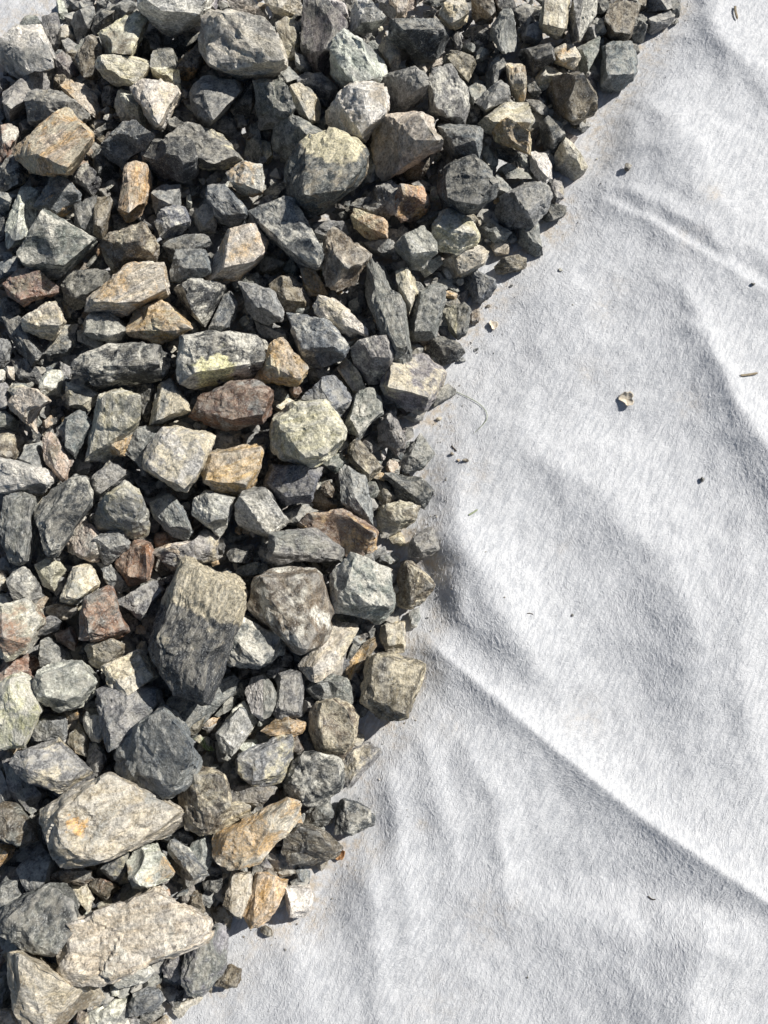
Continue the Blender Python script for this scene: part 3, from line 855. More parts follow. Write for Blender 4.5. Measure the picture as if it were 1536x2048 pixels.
nd2|1|70,60 78,52 84,58 82,70 76,66||dark greenish sliver beside a yellow-orange stone
kp4|3|104,36 110,30 116,33 124,40 134,46 138,50 136,56 130,66 126,74 118,73 112,77 106,74 102,60 102,46|109,31 122,39 136,50 124,68 112,50|brown and pink gnarled stone with a crumpled surface
gd3|2|90,28 98,25 112,24 118,25 122,34 112,34 108,32 102,38 100,42 94,36||flat grey stone behind the crumpled brown and pink one
gw3|2|102,38 104,50 104,58 100,50 94,42 98,38||grey edge stone between a cream point and the crumpled brown one
gw4s|2|122,14 126,9 140,6 156,3 158,12 152,22 146,22 134,16||light grey layered stone with a dark hollow
oy4|3|123,20 126,15 138,18 150,24 152,30 152,37 140,38 132,34 126,29|127,16 148,24 150,34 134,28|golden-brown pebble block below the very large yellow-stained boulder
gd2|2|134,41 142,39 154,38 154,48 148,51 138,46||dark greenish-grey flat stone under the golden-brown pebble block
oy3|2|85,60 94,60 98,66 102,76 106,80 98,81 92,82 87,74||yellow and orange spotted stone left of the crumpled brown one
km3|2|60,72 70,66 78,66 84,72 90,82 94,88 90,94 80,93 70,92 66,84|70,67 82,72 88,86 74,84|rough brown rounded stone left of a yellow-orange spotted one
gb3|2|88,84 94,88 90,96 82,96 84,88||small grey facet stone under the rough brown rounded one
wt4|3|95,90 100,81 108,83 118,90 128,100 138,107 137,114 130,113 118,110 106,102 96,95|100,82 120,92 137,107 120,104|long cream-beige bar-shaped stone lying diagonally
gb3|3|38,72 46,72 56,73 62,76 68,84 71,92 74,100 70,104 60,103 52,101 46,92 42,84|44,73 60,76 70,98 56,96|grey block with a tan streak down its right side
nd3|2|33,70 42,66 52,64 54,70 48,74 38,74 36,78||small crumbly green-grey stone above a tan-streaked grey block
gd4|1|50,101 60,104 72,104 76,112 76,122 66,116 54,114||grey broken stone under the tan-streaked grey block
dw4|2|-14,76 0,70 14,70 26,72 28,78 22,86 16,94 12,105 4,100 -4,90 -10,84||dark grey angular stone with pale upper edges
bn3|2|26,80 32,77 36,82 37,90 33,100 30,106 22,110 15,106 20,94|32,78 36,88 26,104|dark blue-green upright wedge left of a tan-streaked grey block
ww2|0|2,100 7,108 0,112||tiny scrap of tan stone
bw5|3|75,95 84,96 98,98 106,104 116,112 122,122 118,130 108,135 96,134 86,131 82,120 78,106|77,96 100,99 120,120 100,118 86,122|large dark blue-grey stone with white frosted patches left of a grey-purple cube
dg1|1|70,112 78,112 82,124 88,132 86,138 78,130||dark narrow stone left of a white-frosted blue-grey one
mw4|3|124,122 132,116 144,114 150,112 156,120 156,130 152,140 146,146 138,149 132,142 126,132|130,117 150,113 154,128 132,130|grey-purple cubic stone near the edge of the fabric
tw2|2|114,138 120,129 126,134 128,144 134,152 130,156 122,150||rounded beige-pink stone left of the grey-purple cube
gt2|1|88,134 98,135 108,140 104,148 94,150 88,144||grey-green stone with a pale triangular face under the frosted blue-grey one
dw6|3|-8,124 -6,113 6,110 20,109 30,110 42,114 56,116 60,122 62,132 56,142 46,146 36,148 22,150 4,150 -6,146 -8,136|-4,114 26,110 58,118 58,132 30,128 4,140|large black-and-white boulder with a yellow lichen spot on its lower edge
oy4|3|60,122 64,115 72,114 75,122 78,132 86,136 89,142 84,148 74,150 62,149 48,147 58,140|64,116 74,120 88,141 76,144 62,134|golden-orange stone with a finger-like top corner
gn2|1|122,86 130,82 132,94 126,100 122,94||tiny grey-green stone in the gap above the cream bar-shaped one
db1|1|110,86 120,84 122,92 116,94||tiny dark stone in the gap above the cream bar-shaped one
gd2|1|130,100 142,98 142,110 138,108||dark stone in shade left of the tall pointed slab
gd2|2|116,118 126,116 124,122 120,126||small grey stone between the cream bar-shaped stone and the grey-purple cube
ng2s|3|132,66 140,55 148,53 156,54 160,62 162,80 166,98 168,116 168,134 162,140 158,130 150,118 144,106 140,90 132,76|140,56 156,55 162,88 167,120 158,122 146,90|tall grey-green slab tapering to a point at its foot
T 760 340
gw3s|2|-10,22 -2,12 8,8 14,12 12,22 10,36 9,45 0,44 -10,36||light grey vertically grained stone left of a rusty orange-edged one
ro4|3|12,20 16,12 24,13 32,13 37,20 39,28 34,34 28,38 22,38 16,41 12,34|17,13 33,14 38,26 26,22|dark rust-brown stone with a bright orange right corner
gt2|1|24,10 32,7 40,12 42,18 36,14 26,13||small mottled pebble above the rust-brown stone
gn2|2|28,40 36,34 48,30 46,36 40,42 36,44||blue-grey stone between a rust-brown stone and a creamy boulder
tw5|3|40,42 47,32 52,30 60,35 68,38 74,45 76,50 74,58 64,60 58,64 52,67 46,62 40,54|50,31 70,38 75,50 64,50 44,44|creamy beige boulder with a dark mossy lower side near the fabric
wn5|3|11,58 20,48 28,46 32,42 38,50 44,60 45,66 38,72 26,76 18,68|18,50 32,43 44,62 24,64|frosty white and grey cube below a rust-brown stone
tg4|3|48,70 56,66 62,60 72,57 80,60 83,64 78,74 70,78 62,83 52,83 47,78|58,64 80,60 78,72 62,80|brown-beige oblong stone below the creamy boulder beside the fabric
gn2|2|78,44 84,39 92,42 100,48 96,54 88,56 82,52|84,40 98,48 90,52|dark green-grey stone with a sunlit corner on the fabric
gd3|3|90,30 96,22 104,16 112,10 120,9 128,14 128,22 124,34 118,39 108,42 98,45 92,40|98,20 120,10 127,24 112,30|broad dark grey stone with a coarse lower face near the fabric edge
dg3s|2|120,40 127,28 136,26 143,28 143,34 136,39 124,42||dark layered stone lying on the fabric right of the broad coarse one
gd3|3|107,50 108,43 116,39 122,42 122,52 124,60 125,66 120,67 112,60 107,58|110,42 121,43 122,56 116,54|upright grey and black stone standing alone on the fabric
kg3s|3|88,74 94,68 106,65 112,68 112,74 106,78 98,81 90,80|96,68 111,68 104,76|oval brown striated pebble lying alone on the fabric
bd2|2|64,84 70,78 73,76 80,82 88,84 89,90 84,98 78,102 70,102 67,94|72,77 87,85 76,98|dark slate four-pointed stone lying on the fabric
kk2|2|70,110 73,107 77,109 76,117 71,119 69,116||small round brown clod on the fabric beside a tan-edged stone
yd4|3|48,107 56,106 64,102 69,106 68,118 65,127 60,130 54,124 50,116|58,106 68,106 64,124 58,126|stone with a bright cream right half and dark left half beside the brown clod
ng4|3|19,127 22,118 28,100 32,92 40,88 46,90 51,94 49,102 44,114 44,126 34,129 24,131|34,92 50,93 44,112 40,124 26,124|long green-grey stone with a pale curved right ridge
yn4|3|12,78 20,75 26,80 29,88 30,94 26,104 22,109 18,104 14,92|18,76 28,88 24,104 18,94|pale yellow-flecked stone between the tapering slab and a pale-ridged long one
dg3|3|34,138 37,128 44,128 54,130 62,134 65,140 60,146 48,150 42,146|40,129 62,136 50,140|dark pyramid-like stone at the fabric edge below the pale-ridged long one
pt2|2|30,76 40,72 46,67 48,72 40,78 34,82||small beige stone under the frosty white and grey cube
gd2|1|34,82 46,82 54,86 58,92 52,92 40,88||dark stone in shade under the brown-beige oblong stone
gb2|1|44,112 50,118 54,128 46,128||dark stone in the gap left of the stone with a cream half
ww2|1|6,46 16,46 22,48 16,53 8,53||small flat pale stone left of the frosty white and grey cube
gn2|1|-4,54 10,54 14,62 16,68 4,64 -4,62||small grey stone left of and below the frosty white and grey cube
db1|1|76,50 80,52 78,58 74,58||tiny grey stone between the creamy boulder and a green-grey one
gt3|2|-6,128 4,127 12,136 14,142 6,146 -4,150 -10,140||purplish-grey stone at the foot of the tapering slab
kk2|1|66,36 72,34 76,38 74,42||tiny curled brown bark scrap beside the creamy boulder
gd1|1|60,145 64,144 66,147 61,148||tiny dark chip on the fabric below the pyramid-like stone
T 0 760
gt3|2|-6,4 4,2 8,6 10,12 7,18 4,24 -6,22||gravelly grey stone at the left edge beside a cream-pink pointed stone
pw3|3|7,18 10,12 14,6 20,6 28,7 34,12 38,18 36,24 32,34 28,40 22,32 14,26 8,23|12,11 28,8 37,18 28,38 12,22|cream-pink stone coming to a point at its bottom
gd2|1|8,6 13,1 17,4 18,7 12,9||-
ng2|2|-6,24 3,23 10,29 15,33 12,39 -6,38||pale green-grey stone below the cream-pink pointed stone at the left edge
pd4|2|51,2 60,4 74,9 78,12 74,18 68,24 60,22 52,20||pinkish mauve stone under the left end of the long banded boulder
tw3|3|75,18 78,11 82,8 94,8 103,9 105,18 104,34 103,46 88,60 80,60 66,58 67,48 72,34|82,10 102,10 102,34 80,50 74,34|tall cream block split by a diagonal rusty ridge
ok3|3|77,48 84,40 94,32 100,30 104,34 101,44 98,52 96,60 92,62 86,56|100,31 102,42 92,54 82,48|rusty ridged slab leaning across the tall cream block
db1|2|106,8 110,3 118,4 120,10 116,24 114,32 108,28 105,20||black narrow upright stone between a cream block and a pyramid stone
gt5|3|120,10 124,2 130,-1 136,4 140,12 144,24 134,29 124,32 116,33 117,24|122,8 132,2 142,23 120,31|pyramid-shaped stone with a tan grained face and dark left side
bg4|3|43,36 52,29 60,24 64,25 72,32 70,40 64,50 57,60 52,54 46,44|46,35 62,25 70,34 56,56|blue-grey stone with a pointed base above the knobbly brown stone
db1|1|32,36 38,30 50,27 50,30 42,36 40,40 34,40||-
kt3|2|-6,41 10,41 12,50 15,55 12,62 0,63 -6,60||tan-brown stone with hairy grain cut by the left edge
tk4|3|33,46 38,40 42,42 46,50 52,56 55,62 55,72 50,79 45,77 42,70 36,64 34,56|36,44 42,48 53,62 50,76 42,68|knobbly tan-brown stone narrowed in the middle
gw3|2|12,60 20,50 30,48 32,52 33,62 32,70 22,68||grey stone with a pale lower facet beside the knobbly tan-brown one
wg4|3|-8,60 6,62 14,66 26,68 36,68 41,72 41,78 36,84 30,88 18,84 12,88 0,86 -8,84|-4,61 14,66 38,70 36,78 10,80|long whitish flat-topped stone running off the left edge
dk1|1|20,44 24,38 32,42 30,48 22,51||-
gb2|1|58,60 64,58 72,64 74,66 68,72 56,72 54,66||dark blue-grey stone in the gap below a pointed-base blue-grey stone
gy3|2|71,76 78,68 86,61 92,68 96,71 101,72 98,78 88,84 76,92 72,90|86,62 98,72 76,88|dark grey-green stone with a pale ridge running to the right
gd3|3|97,50 103,38 112,36 122,37 116,46 112,54 111,64 112,73 104,70 98,62|104,38 114,40 108,52|dark curved stone left of the large salt-and-pepper boulder
tw3|1|130,34 136,31 146,34 154,40 156,46 144,40||cream stone peeping out above the large salt-and-pepper boulder
wt6|3|111,66 112,58 118,46 126,38 136,36 150,39 164,44 160,56 156,62 154,72 148,80 142,85 132,82 122,74 112,70|126,39 162,44 155,68 142,84 113,66|large boulder with salt-and-pepper cream face and grey rim
dw3|3|27,100 36,90 46,80 56,74 64,73 69,78 71,88 70,96 60,108 50,120 44,128 42,136 37,136 33,128 30,114|54,75 66,76 70,94 48,118 34,108 42,88|large dark leaf-shaped stone with one blunt lower corner
gb4s|3|2,98 6,90 16,87 26,90 28,96 25,104 22,116 24,128 24,138 20,136 16,142 10,140 2,126 0,116 3,106|8,90 26,92 20,116 18,138 6,118|tall blue-grey stone with crusted vertical ridges near the left edge
tw3|1|27,92 38,84 42,83 38,90 30,96||-
tg5|3|73,104 76,94 86,86 96,78 104,82 109,88 110,98 114,106 116,114 112,120 104,124 96,116 88,112 80,116 74,112|86,87 98,80 108,92 104,106 82,100 92,108|tan and grey humped stone above a small glittering blue-grey one
gb4|3|111,98 118,90 128,88 134,92 142,100 146,110 148,116 142,124 136,122 128,116 118,106|120,91 132,91 146,114 140,120 124,104|slate-grey kite stone with a pale lower left edge
pw5|2|49,124 54,116 62,107 66,104 72,112 78,118 80,126 76,138 68,139 58,134 52,130||white and pink speckled stone under a small glittering blue-grey one
gw3|3|69,126 76,119 88,116 95,115 100,124 99,130 92,136 84,142 80,140 74,132|74,122 94,117 98,126 84,130|small glittering blue-grey cut stone on a pink speckled one
rk3|2|88,140 98,128 106,123 114,124 118,132 117,140 114,154 106,158 96,156|104,126 112,128 112,152 98,150|reddish-brown stone below the tan and grey humped one
tw3|2|26,142 38,137 46,140 51,146 46,154 42,162 34,158 30,150||cream and rust crumbly stone near the lower tip of the leaf-shaped one
ny3|2|54,148 58,144 70,141 72,148 74,156 70,162 60,172 50,170 52,156||greenish cream crumbled stone below a pink speckled one
gw3|2|74,140 80,139 88,146 94,154 98,160 92,163 84,158 76,150||smooth grey pebble-like wedge left of a reddish-brown stone
rg2|1|116,118 130,116 138,122 130,130 120,128||-
kt2|1|128,80 140,85 152,84 160,90 152,93 138,92||flat brown stone beneath the large salt-and-pepper boulder
db1|0|100,70 110,74 126,80 124,90 112,90||-
tg4|2|118,132 128,127 140,124 150,124 160,128 160,140 148,144 140,142 132,146||broad grey stone with a tan crumbly left edge
kk1|1|117,136 126,133 138,138 136,148 124,150 118,144||-
kr1|2|0,146 5,146 6,150 4,158 -4,158||-
dg1|1|6,148 16,140 22,150 26,158 14,160||dark shaded stone below the tall ridged blue-grey stone
tw1|1|0,90 1,98 1,114 -2,122 -6,120 -6,92||-
T 340 740
rg4|3|15,30 20,20 30,18 38,12 48,9 62,9 72,10 76,14 78,24 78,34 70,42 60,43 50,45 36,44 24,39 14,36|21,20 48,10 76,18 74,34 48,38 22,32|large maroon and rust-brown boulder with glossy rippled faces
gt2|2|74,11 84,11 91,18 93,24 84,22 78,24||small mottled grey stone right of the large maroon boulder
yn3|2|78,26 80,21 88,20 95,24 95,30 86,34 79,30||mossy greenish crumbly stone touching the pale yellow boulder
ro2|2|92,15 98,10 103,15 97,22 94,20||small brick-red square chip below the golden-orange stone
bg3|3|101,22 110,14 118,6 126,5 132,12 138,18 140,26 136,34 130,39 122,30|118,6 128,8 138,24 126,30|smooth blue-grey stone behind the pale yellow boulder
tw2|1|128,5 134,8 139,14 140,22 134,16 130,12||beige sliver stone beside the smooth blue-grey one
yw4|3|78,46 79,36 88,34 96,25 106,24 118,24 124,32 130,38 134,47 132,58 126,66 118,71 104,73 90,71 82,66 78,56|80,37 97,26 117,25 132,47 122,64 104,68 98,50|very large pale yellow boulder with a dark notch on its lower left
gb2|1|56,50 68,47 80,48 80,58 64,60 54,60||dark slate stone under the large maroon boulder
pg3|1|34,50 38,46 54,47 54,56 50,62 40,63 33,60||pinkish grey stone under the large maroon boulder
ok4|3|22,87 26,76 30,66 40,62 58,59 72,58 75,64 70,76 64,86 59,94 52,97 40,95 28,90|32,65 70,60 68,76 58,88 25,86|flat orange-brown block with a darker front edge
bd4|3|72,84 76,78 80,73 96,74 110,73 117,74 114,84 110,92 106,102 96,103 86,103 80,98 74,90|80,74 115,75 108,96 90,98 74,86|dark bluish flat stone under the pale yellow boulder
db1|1|77,68 84,70 96,73 90,75 78,75||-
wb4|3|16,108 20,98 28,93 38,95 50,98 48,108 44,120 38,128 32,120 24,116 18,112|28,94 48,99 42,118 32,118|blue-white blocky stone with a yellowish spot on its corner
wd5|3|50,104 54,97 64,91 72,92 78,98 84,106 90,114 86,122 78,128 70,130 62,124 54,120 50,112|54,98 72,93 88,114 76,126 66,112|black and white lumpy boulder with crystalline streaks
kk2|3|117,88 122,85 127,88 128,94 125,98 120,97 116,93||small round brown pebble in a dark hollow
kt2|1|106,96 112,92 120,98 130,100 130,106 116,109 108,104||brown-grey stone under a small round brown pebble
gb3|2|86,112 92,106 102,102 108,101 114,108 104,114 94,119 90,118||small slate-blue wedge above the rust-brown long stone
gb3|2|117,72 122,66 132,63 136,72 132,76 126,78||grey-blue stone below the right side of the pale yellow boulder
gn2|2|131,56 134,52 137,58 132,63 128,64||-
gb4|3|130,78 136,73 142,74 148,80 153,88 154,100 154,110 153,119 146,116 138,108 131,100 131,88|137,74 150,82 152,112 142,98|upright grey-green stone with a deep crease at right of a brown pebble
ro4|3|97,118 106,110 116,107 126,106 136,108 144,114 154,120 160,126 158,136 148,142 138,146 132,140 124,134 112,128 104,122|106,110 128,106 157,126 140,122 118,116|large brown and orange pointed boulder with a dark lower face
gn4|3|76,126 84,124 96,123 108,122 114,126 120,130 130,134 135,140 134,146 126,148 112,148 96,150 84,151 78,147 77,138|80,127 108,123 132,138 130,146 100,138 80,140|long flat grey-green stone below a black and white lumpy boulder
gw2|2|68,138 72,133 78,132 78,146 80,151 72,150||small smooth grey stone at the left end of a long grey-green one
gt4|2|0,136 14,132 17,126 28,124 36,126 38,132 36,146 24,147 8,150 -4,148||grey and cream crumbly slab left of a dark squared stone
gn2|2|38,128 42,130 44,136 41,141 36,138||small greenish stone below the blue-white blocky one
db3|2|44,140 50,136 64,134 64,142 60,148 52,149 44,146||dark squared stone with a pale left rim
bg2|2|52,152 62,148 74,149 76,156 60,158 50,156||smooth slate stone below a dark squared one
oo2|2|32,147 37,146 38,149 33,151||-
T 540 680
tp3|2|52,22 55,18 60,16 64,24 70,32 74,36 71,41 66,40 60,32 54,26||curved beige stone with a pink tint below the grey-purple cube
gt5|3|85,34 88,20 96,15 104,12 114,11 122,14 130,20 134,26 132,36 128,40 124,48 118,54 110,55 100,50 90,44|92,17 116,12 132,26 122,44 92,36|large pale grey and tan boulder standing at the fabric edge
ng2|2|122,46 128,40 136,34 142,38 142,42 134,47 126,51 120,50||small olive-grey stone tucked against the large pale fabric-edge boulder
nw3|3|59,62 62,52 66,42 74,38 80,38 85,46 87,56 80,64 74,70 67,75 60,70|66,42 80,39 86,55 68,72 62,60|pale green-grey egg-shaped stone right of the pale yellow boulder
gk3|3|82,66 86,58 92,54 97,60 101,68 104,76 104,85 96,91 88,90 84,82|92,55 103,78 98,80 90,60|upright grey stone with a mossy brown lower corner
ng4|3|100,92 106,84 112,78 116,72 122,80 125,88 122,96 114,100 104,102 100,98|115,74 123,86 116,94 108,88|greenish wedge standing on the fabric edge right of a mossy-cornered stone
kt4s|3|59,84 64,78 70,78 76,86 82,92 86,98 80,104 76,108 70,102 62,94|66,78 84,97 76,104 64,90|oblong brown striated stone left of a small cream pebble
tw2|2|89,96 92,92 97,93 100,97 99,103 94,104 90,101||small cream pebble between a striated stone and a dark slab
dg4|3|83,104 86,101 92,103 104,104 114,105 120,110 125,116 120,126 118,130 112,126 102,124 96,116 88,109|88,102 114,106 124,116 116,124|dark slab with coarse grain lying on the fabric below a cream pebble
tk4|3|81,136 84,129 92,126 99,124 108,125 115,128 112,136 108,141 100,142 94,150 86,152 80,144|90,127 110,127 108,138 96,138|mottled brown and cream stone at the fabric edge right of a rust-brown point
kk1|0|78,100 90,108 98,120 88,128 80,120||-
db2|1|14,34 20,34 26,40 22,44||-
gn3|1|27,20 34,19 42,20 46,26 38,30 32,34 28,28||-
T 0 1120
yw3|2|-6,8 3,8 6,12 4,20 0,24 -6,24||-
gw4|2|6,14 14,6 20,5 26,14 34,24 35,32 32,37 26,34 14,33 10,28||dark grey shattered wedge above the rust-streaked stone at the left edge
wd3|2|-4,26 6,26 11,30 10,34 4,36 -4,36||-
gd2|1|38,22 46,14 52,14 50,24 44,30||-
pr5s|3|-10,40 4,36 14,34 24,32 30,36 33,42 32,50 30,58 32,60 24,70 16,74 6,75 -4,70 -10,60|0,38 26,33 32,45 22,68 2,60|large pinkish stone with rusty streaks cut by the left edge
gn3|3|21,52 28,47 38,43 43,44 47,47 45,53 36,57 28,57|28,48 42,44 46,48 34,54|small pale chip-shaped stone resting on the rusty-streaked pinkish one
yn4|3|54,10 58,5 68,3 71,6 72,12 77,18 76,22 66,27 62,32 54,33 46,32 50,24 56,14|60,6 70,5 75,18 60,30 50,28|pale yellow-green angular stone with a ridge down its left side
kw3|2|36,36 44,34 52,37 62,35 60,42 52,46 42,43 36,40||dark brown cracked stone below the pale yellow-green angular one
rm3|2|42,57 48,54 54,51 58,56 60,62 57,70 50,66 44,62||small reddish stone left of a pinkish rust-scarred stone
mr5|3|62,48 64,30 72,26 82,21 88,23 89,30 92,38 97,48 99,54 92,60 80,61 68,61 60,60|66,29 86,23 97,54 78,58 64,56|purple-brown stone streaked with rust, wide at its base
gw3|3|92,30 104,24 119,17 124,20 127,24 118,32 116,36 112,44 108,46 98,38|104,25 119,18 124,24 110,42|pale grey triangular stone beside the very tall striped boulder
gb2s|1|110,56 113,46 122,32 128,24 128,36 122,50 117,58||-
db1|1|90,34 100,40 108,48 110,58 102,60 98,50||-
ng3|2|31,62 38,60 50,68 56,76 54,80 40,80 31,82 32,72||dark glittering stone with a pale lower edge above a large pale speckled one
rk3|2|0,82 6,76 16,74 26,74 30,80 28,88 20,92 10,96 -6,100 -6,86||rusty brown stone below the rust-streaked pinkish one at the left edge
tk4|3|64,68 70,64 82,60 90,60 96,66 95,72 88,78 80,82 78,85 72,82 68,76|68,66 86,61 94,68 78,80|cream stone with an olive-brown spot above a pale square block
tw4|3|78,82 90,76 104,68 110,70 114,80 120,90 108,98 98,104 94,105 88,98 82,90|80,81 104,69 118,90 97,103 92,92|pale pinkish square block with a shaded left side
wn5|3|25,95 32,84 42,79 58,77 64,78 70,84 75,94 73,102 66,108 60,113 50,115 46,116 38,112 28,108 25,102|30,88 60,79 74,94 60,110 34,104|large pale blue-green speckled stone with a pitted surface
yw5|3|0,94 8,89 16,87 24,90 24,98 27,106 32,116 26,124 22,136 16,144 8,147 -8,148 -10,100|10,90 22,92 30,116 14,142 -2,130 2,104|large creamy yellow-green quartz boulder at the left edge
gb4|2|74,100 84,96 96,104 108,98 116,96 124,102 125,110 118,120 108,132 96,146 84,150 80,136 80,120 76,110|100,104 118,98 120,110 84,130|large dark grey veined stone beneath a pale square block
gk2|2|62,112 66,107 74,106 78,112 76,116 68,116||-
gw4|3|64,122 66,116 74,114 80,118 82,124 80,136 76,140 70,138 65,130|66,118 74,120 81,124 76,138|small pointed pebble half dark half cream below a pitted speckled stone
ko3|2|48,116 58,114 62,118 60,122 54,124||-
gd3|2|24,130 30,122 36,119 48,120 54,124 52,134 50,138 40,138 28,138||dark grey stone right of the creamy quartz boulder
ko4|2|52,140 56,128 60,122 66,132 68,140 66,151 58,148||brown stone with bright grey ridges left of a half-cream pebble
gt4|3|16,150 24,140 34,137 44,138 52,148 62,154 66,158 70,166 64,172 50,178 36,178 22,172 10,160 8,154|20,142 44,139 66,160 48,170 20,160|broad grey-green boulder above the large pale yellowish one
gd2|2|67,146 72,138 78,140 80,150 82,156 70,160||-
gb6|3|88,160 94,154 96,148 92,140 94,134 102,132 106,128 112,124 122,114 128,112 134,118 138,128 144,138 150,148 152,158 148,168 138,178 126,184 114,186 102,178 96,168|104,132 124,114 150,150 136,172 104,164 112,148|very large blue-grey boulder with frosted ridges and a rusty brown line
tk3|2|124,108 132,104 148,104 154,102 152,112 142,118 134,116 128,112||knobbly brown stone under the foot of the very tall striped boulder
kt3|2|138,124 148,116 158,110 160,124 152,134 146,134||olive-brown stone right of the very large blue-grey boulder's tip
T 280 1060
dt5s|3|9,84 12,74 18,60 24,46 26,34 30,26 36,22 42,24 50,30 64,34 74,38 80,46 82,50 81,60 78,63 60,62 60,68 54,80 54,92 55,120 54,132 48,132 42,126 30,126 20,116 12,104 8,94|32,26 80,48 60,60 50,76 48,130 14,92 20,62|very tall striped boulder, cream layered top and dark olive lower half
kw4|3|83,50 88,38 98,33 110,31 126,30 136,32 141,36 144,46 145,62 146,70 143,84 138,88 128,94 124,95 116,92 110,84 106,78 96,68 86,62 82,58|92,36 138,34 144,66 126,93 122,50 100,50|very large olive-brown rounded boulder with a deep vertical groove
gw5|3|64,74 66,62 72,60 78,64 90,70 102,75 110,81 108,90 110,94 102,100 96,106 88,111 78,108 68,104 61,96 59,88|68,64 108,82 94,104 76,80 64,80|bluish-grey crumpled stone between the two largest boulders
pt4|2|121,104 128,96 140,88 146,70 158,70 166,76 156,96 146,108 136,116 130,114|146,74 160,78 142,100 132,106|flat sandy pink stone under the olive-brown grooved boulder
gk3|1|12,18 26,16 32,24 26,30 14,28||-
gn4|2|40,128 52,122 60,116 70,110 76,114 74,124 66,132 58,140 48,148 42,152 34,156 30,148|54,122 74,112 70,124 46,142|grey-green striated long stone below the very tall striped boulder
nt2|1|56,100 62,98 70,108 60,116 56,120||-
gw3|2|58,142 70,128 74,130 72,138 62,144||-
wn4|3|81,124 86,114 94,112 100,116 104,124 104,134 100,142 94,146 88,142 84,134|94,113 103,122 102,138 96,144|upright stone split into dark striped left and bright pale right half
gb4|2|104,112 114,108 122,108 126,112 125,130 124,142 116,143 106,146 102,140 105,130 104,122|108,112 124,109 122,140 108,138|grey squared stone right of a half-dark half-bright upright one
gn2|2|96,108 104,104 116,108 106,112 98,112||-
gd2|1|76,116 86,114 80,124 84,136 78,132||-
wb3|2|76,134 80,132 86,140 88,150 82,158 74,168 64,170 60,164 62,154 68,142||bright blue-grey cut stone below a half-dark half-bright upright one
dg1|1|68,34 80,28 92,26 94,30 84,40 78,38||smooth dark stone in shade between the two largest boulders
dk1|1|106,100 114,96 118,100 114,106||-
gd3|2|128,122 140,114 154,113 160,116 162,128 154,130 142,134 134,126||dark grey-green crumbly stone under the flat sandy pink one
ow2|2|49,150 56,144 62,144 58,152 52,156||-
ok4|3|95,154 108,144 118,142 126,144 127,150 124,156 114,160 104,158||golden-brown ridged stone below a grey squared stone
T 500 980
gw5|3|62,66 72,56 78,51 84,52 88,58 100,60 106,62 109,72 111,86 108,94 98,102 88,102 74,98 66,92 64,80|80,52 107,62 110,88 90,90 74,74|grey sharply ridged stone between a grooved boulder and a bicoloured brown one
kt4|3|111,80 114,64 118,55 122,54 130,60 138,68 142,73 138,80 130,88 122,92 114,90|120,55 141,73 124,84 122,70|brown four-sided stone with a dark left side standing on the fabric edge
gd3|3|121,46 124,38 132,31 138,29 142,32 144,42 145,46 140,50 130,52 122,51|126,36 140,30 144,44 128,48|dark green-grey stone lying alone on the fabric above the brown four-sided one
gw2|2|122,94 130,90 131,98 128,105 124,105||narrow grey chip on the fabric beneath the brown four-sided stone
tn3|3|98,106 104,102 114,101 118,101 119,112 118,123 112,125 105,124 100,114|104,103 118,102 117,118 106,120|small tan cubic stone on the fabric above a thin layered one
ok4s|2|74,138 78,130 84,122 90,116 96,114 97,120 92,126 86,136 80,144 75,144|82,124 96,116 84,134|thin yellow-brown layered shard pointing up to a tan cubic stone
kt5s|3|86,154 88,140 92,128 97,124 106,125 116,128 128,132 134,136 132,146 128,158 124,170 120,175 112,177 100,174 90,168 85,162|96,126 132,136 120,172 90,160|flat brown striated four-sided slab lying on the fabric edge
gd2|2|85,50 90,44 94,46 96,56 90,58||-
km2|1|56,58 64,56 70,54 62,62||-
db1|1|20,128 28,122 34,128 32,136 22,136||-
nd3|2|42,152 50,148 60,142 68,142 76,146 78,156 78,166 66,164 52,162||dark green-grey crumbly stone left of the flat brown striated slab
dk1|1|90,106 96,106 98,112 92,116||-
T 0 1400
tg3|3|33,94 38,84 48,74 60,66 74,60 84,56 92,60 102,66 116,72 130,77 140,82 144,88 140,96 128,101 118,107 106,112 90,118 72,124 60,126 50,127 42,118 38,104|44,88 84,57 142,86 110,106 62,123 46,114|largest boulder of the pile, cream with orange spots and a pointed right end
gn4|2|2,46 10,42 18,56 30,66 35,74 30,86 26,92 20,88 12,78 6,64|12,50 32,72 24,90|grey-green long stone left of and below the broad grey-green boulder
gw3|2|-6,50 1,52 6,66 10,76 8,81 -4,80 -8,66||pale grey stone at the left edge left of a long grey-green one
kn4|3|-6,82 8,78 16,86 24,92 30,96 30,108 22,111 14,112 2,108 -6,104||olive-brown stone at the left edge beside the largest cream boulder
ok3s|2|-6,110 6,111 12,114 10,120 0,128 -8,130||yellowish brown striated stone at the left edge below an olive-brown one
dg1|1|30,78 40,73 48,74 44,82 34,92 28,92||dark stone in the shade between two grey-green ones left of the largest boulder
gd3|2|67,36 70,32 78,34 82,44 78,52 76,58 70,58 66,50||small dark stone with a lit left face above the largest cream boulder
db1|1|84,48 94,42 100,46 102,54 90,56||-
db1|1|90,56 104,54 106,64 100,66||-
gw2|2|112,66 122,64 138,68 137,72 132,77 124,74||small grey and white stone under the very large frosted blue-grey boulder
kt5s|3|138,68 146,60 154,52 164,53 172,58 176,66 178,78 176,92 166,101 156,104 142,100 150,88 144,82 137,76|150,58 172,58 176,80 160,98 148,84|tan and black streaked rounded stone right of the very large frosted boulder
nd3|2|138,90 146,84 158,88 160,100 150,101 142,98||-
dn3|2|124,104 134,98 142,98 148,106 150,114 142,112 132,108||-
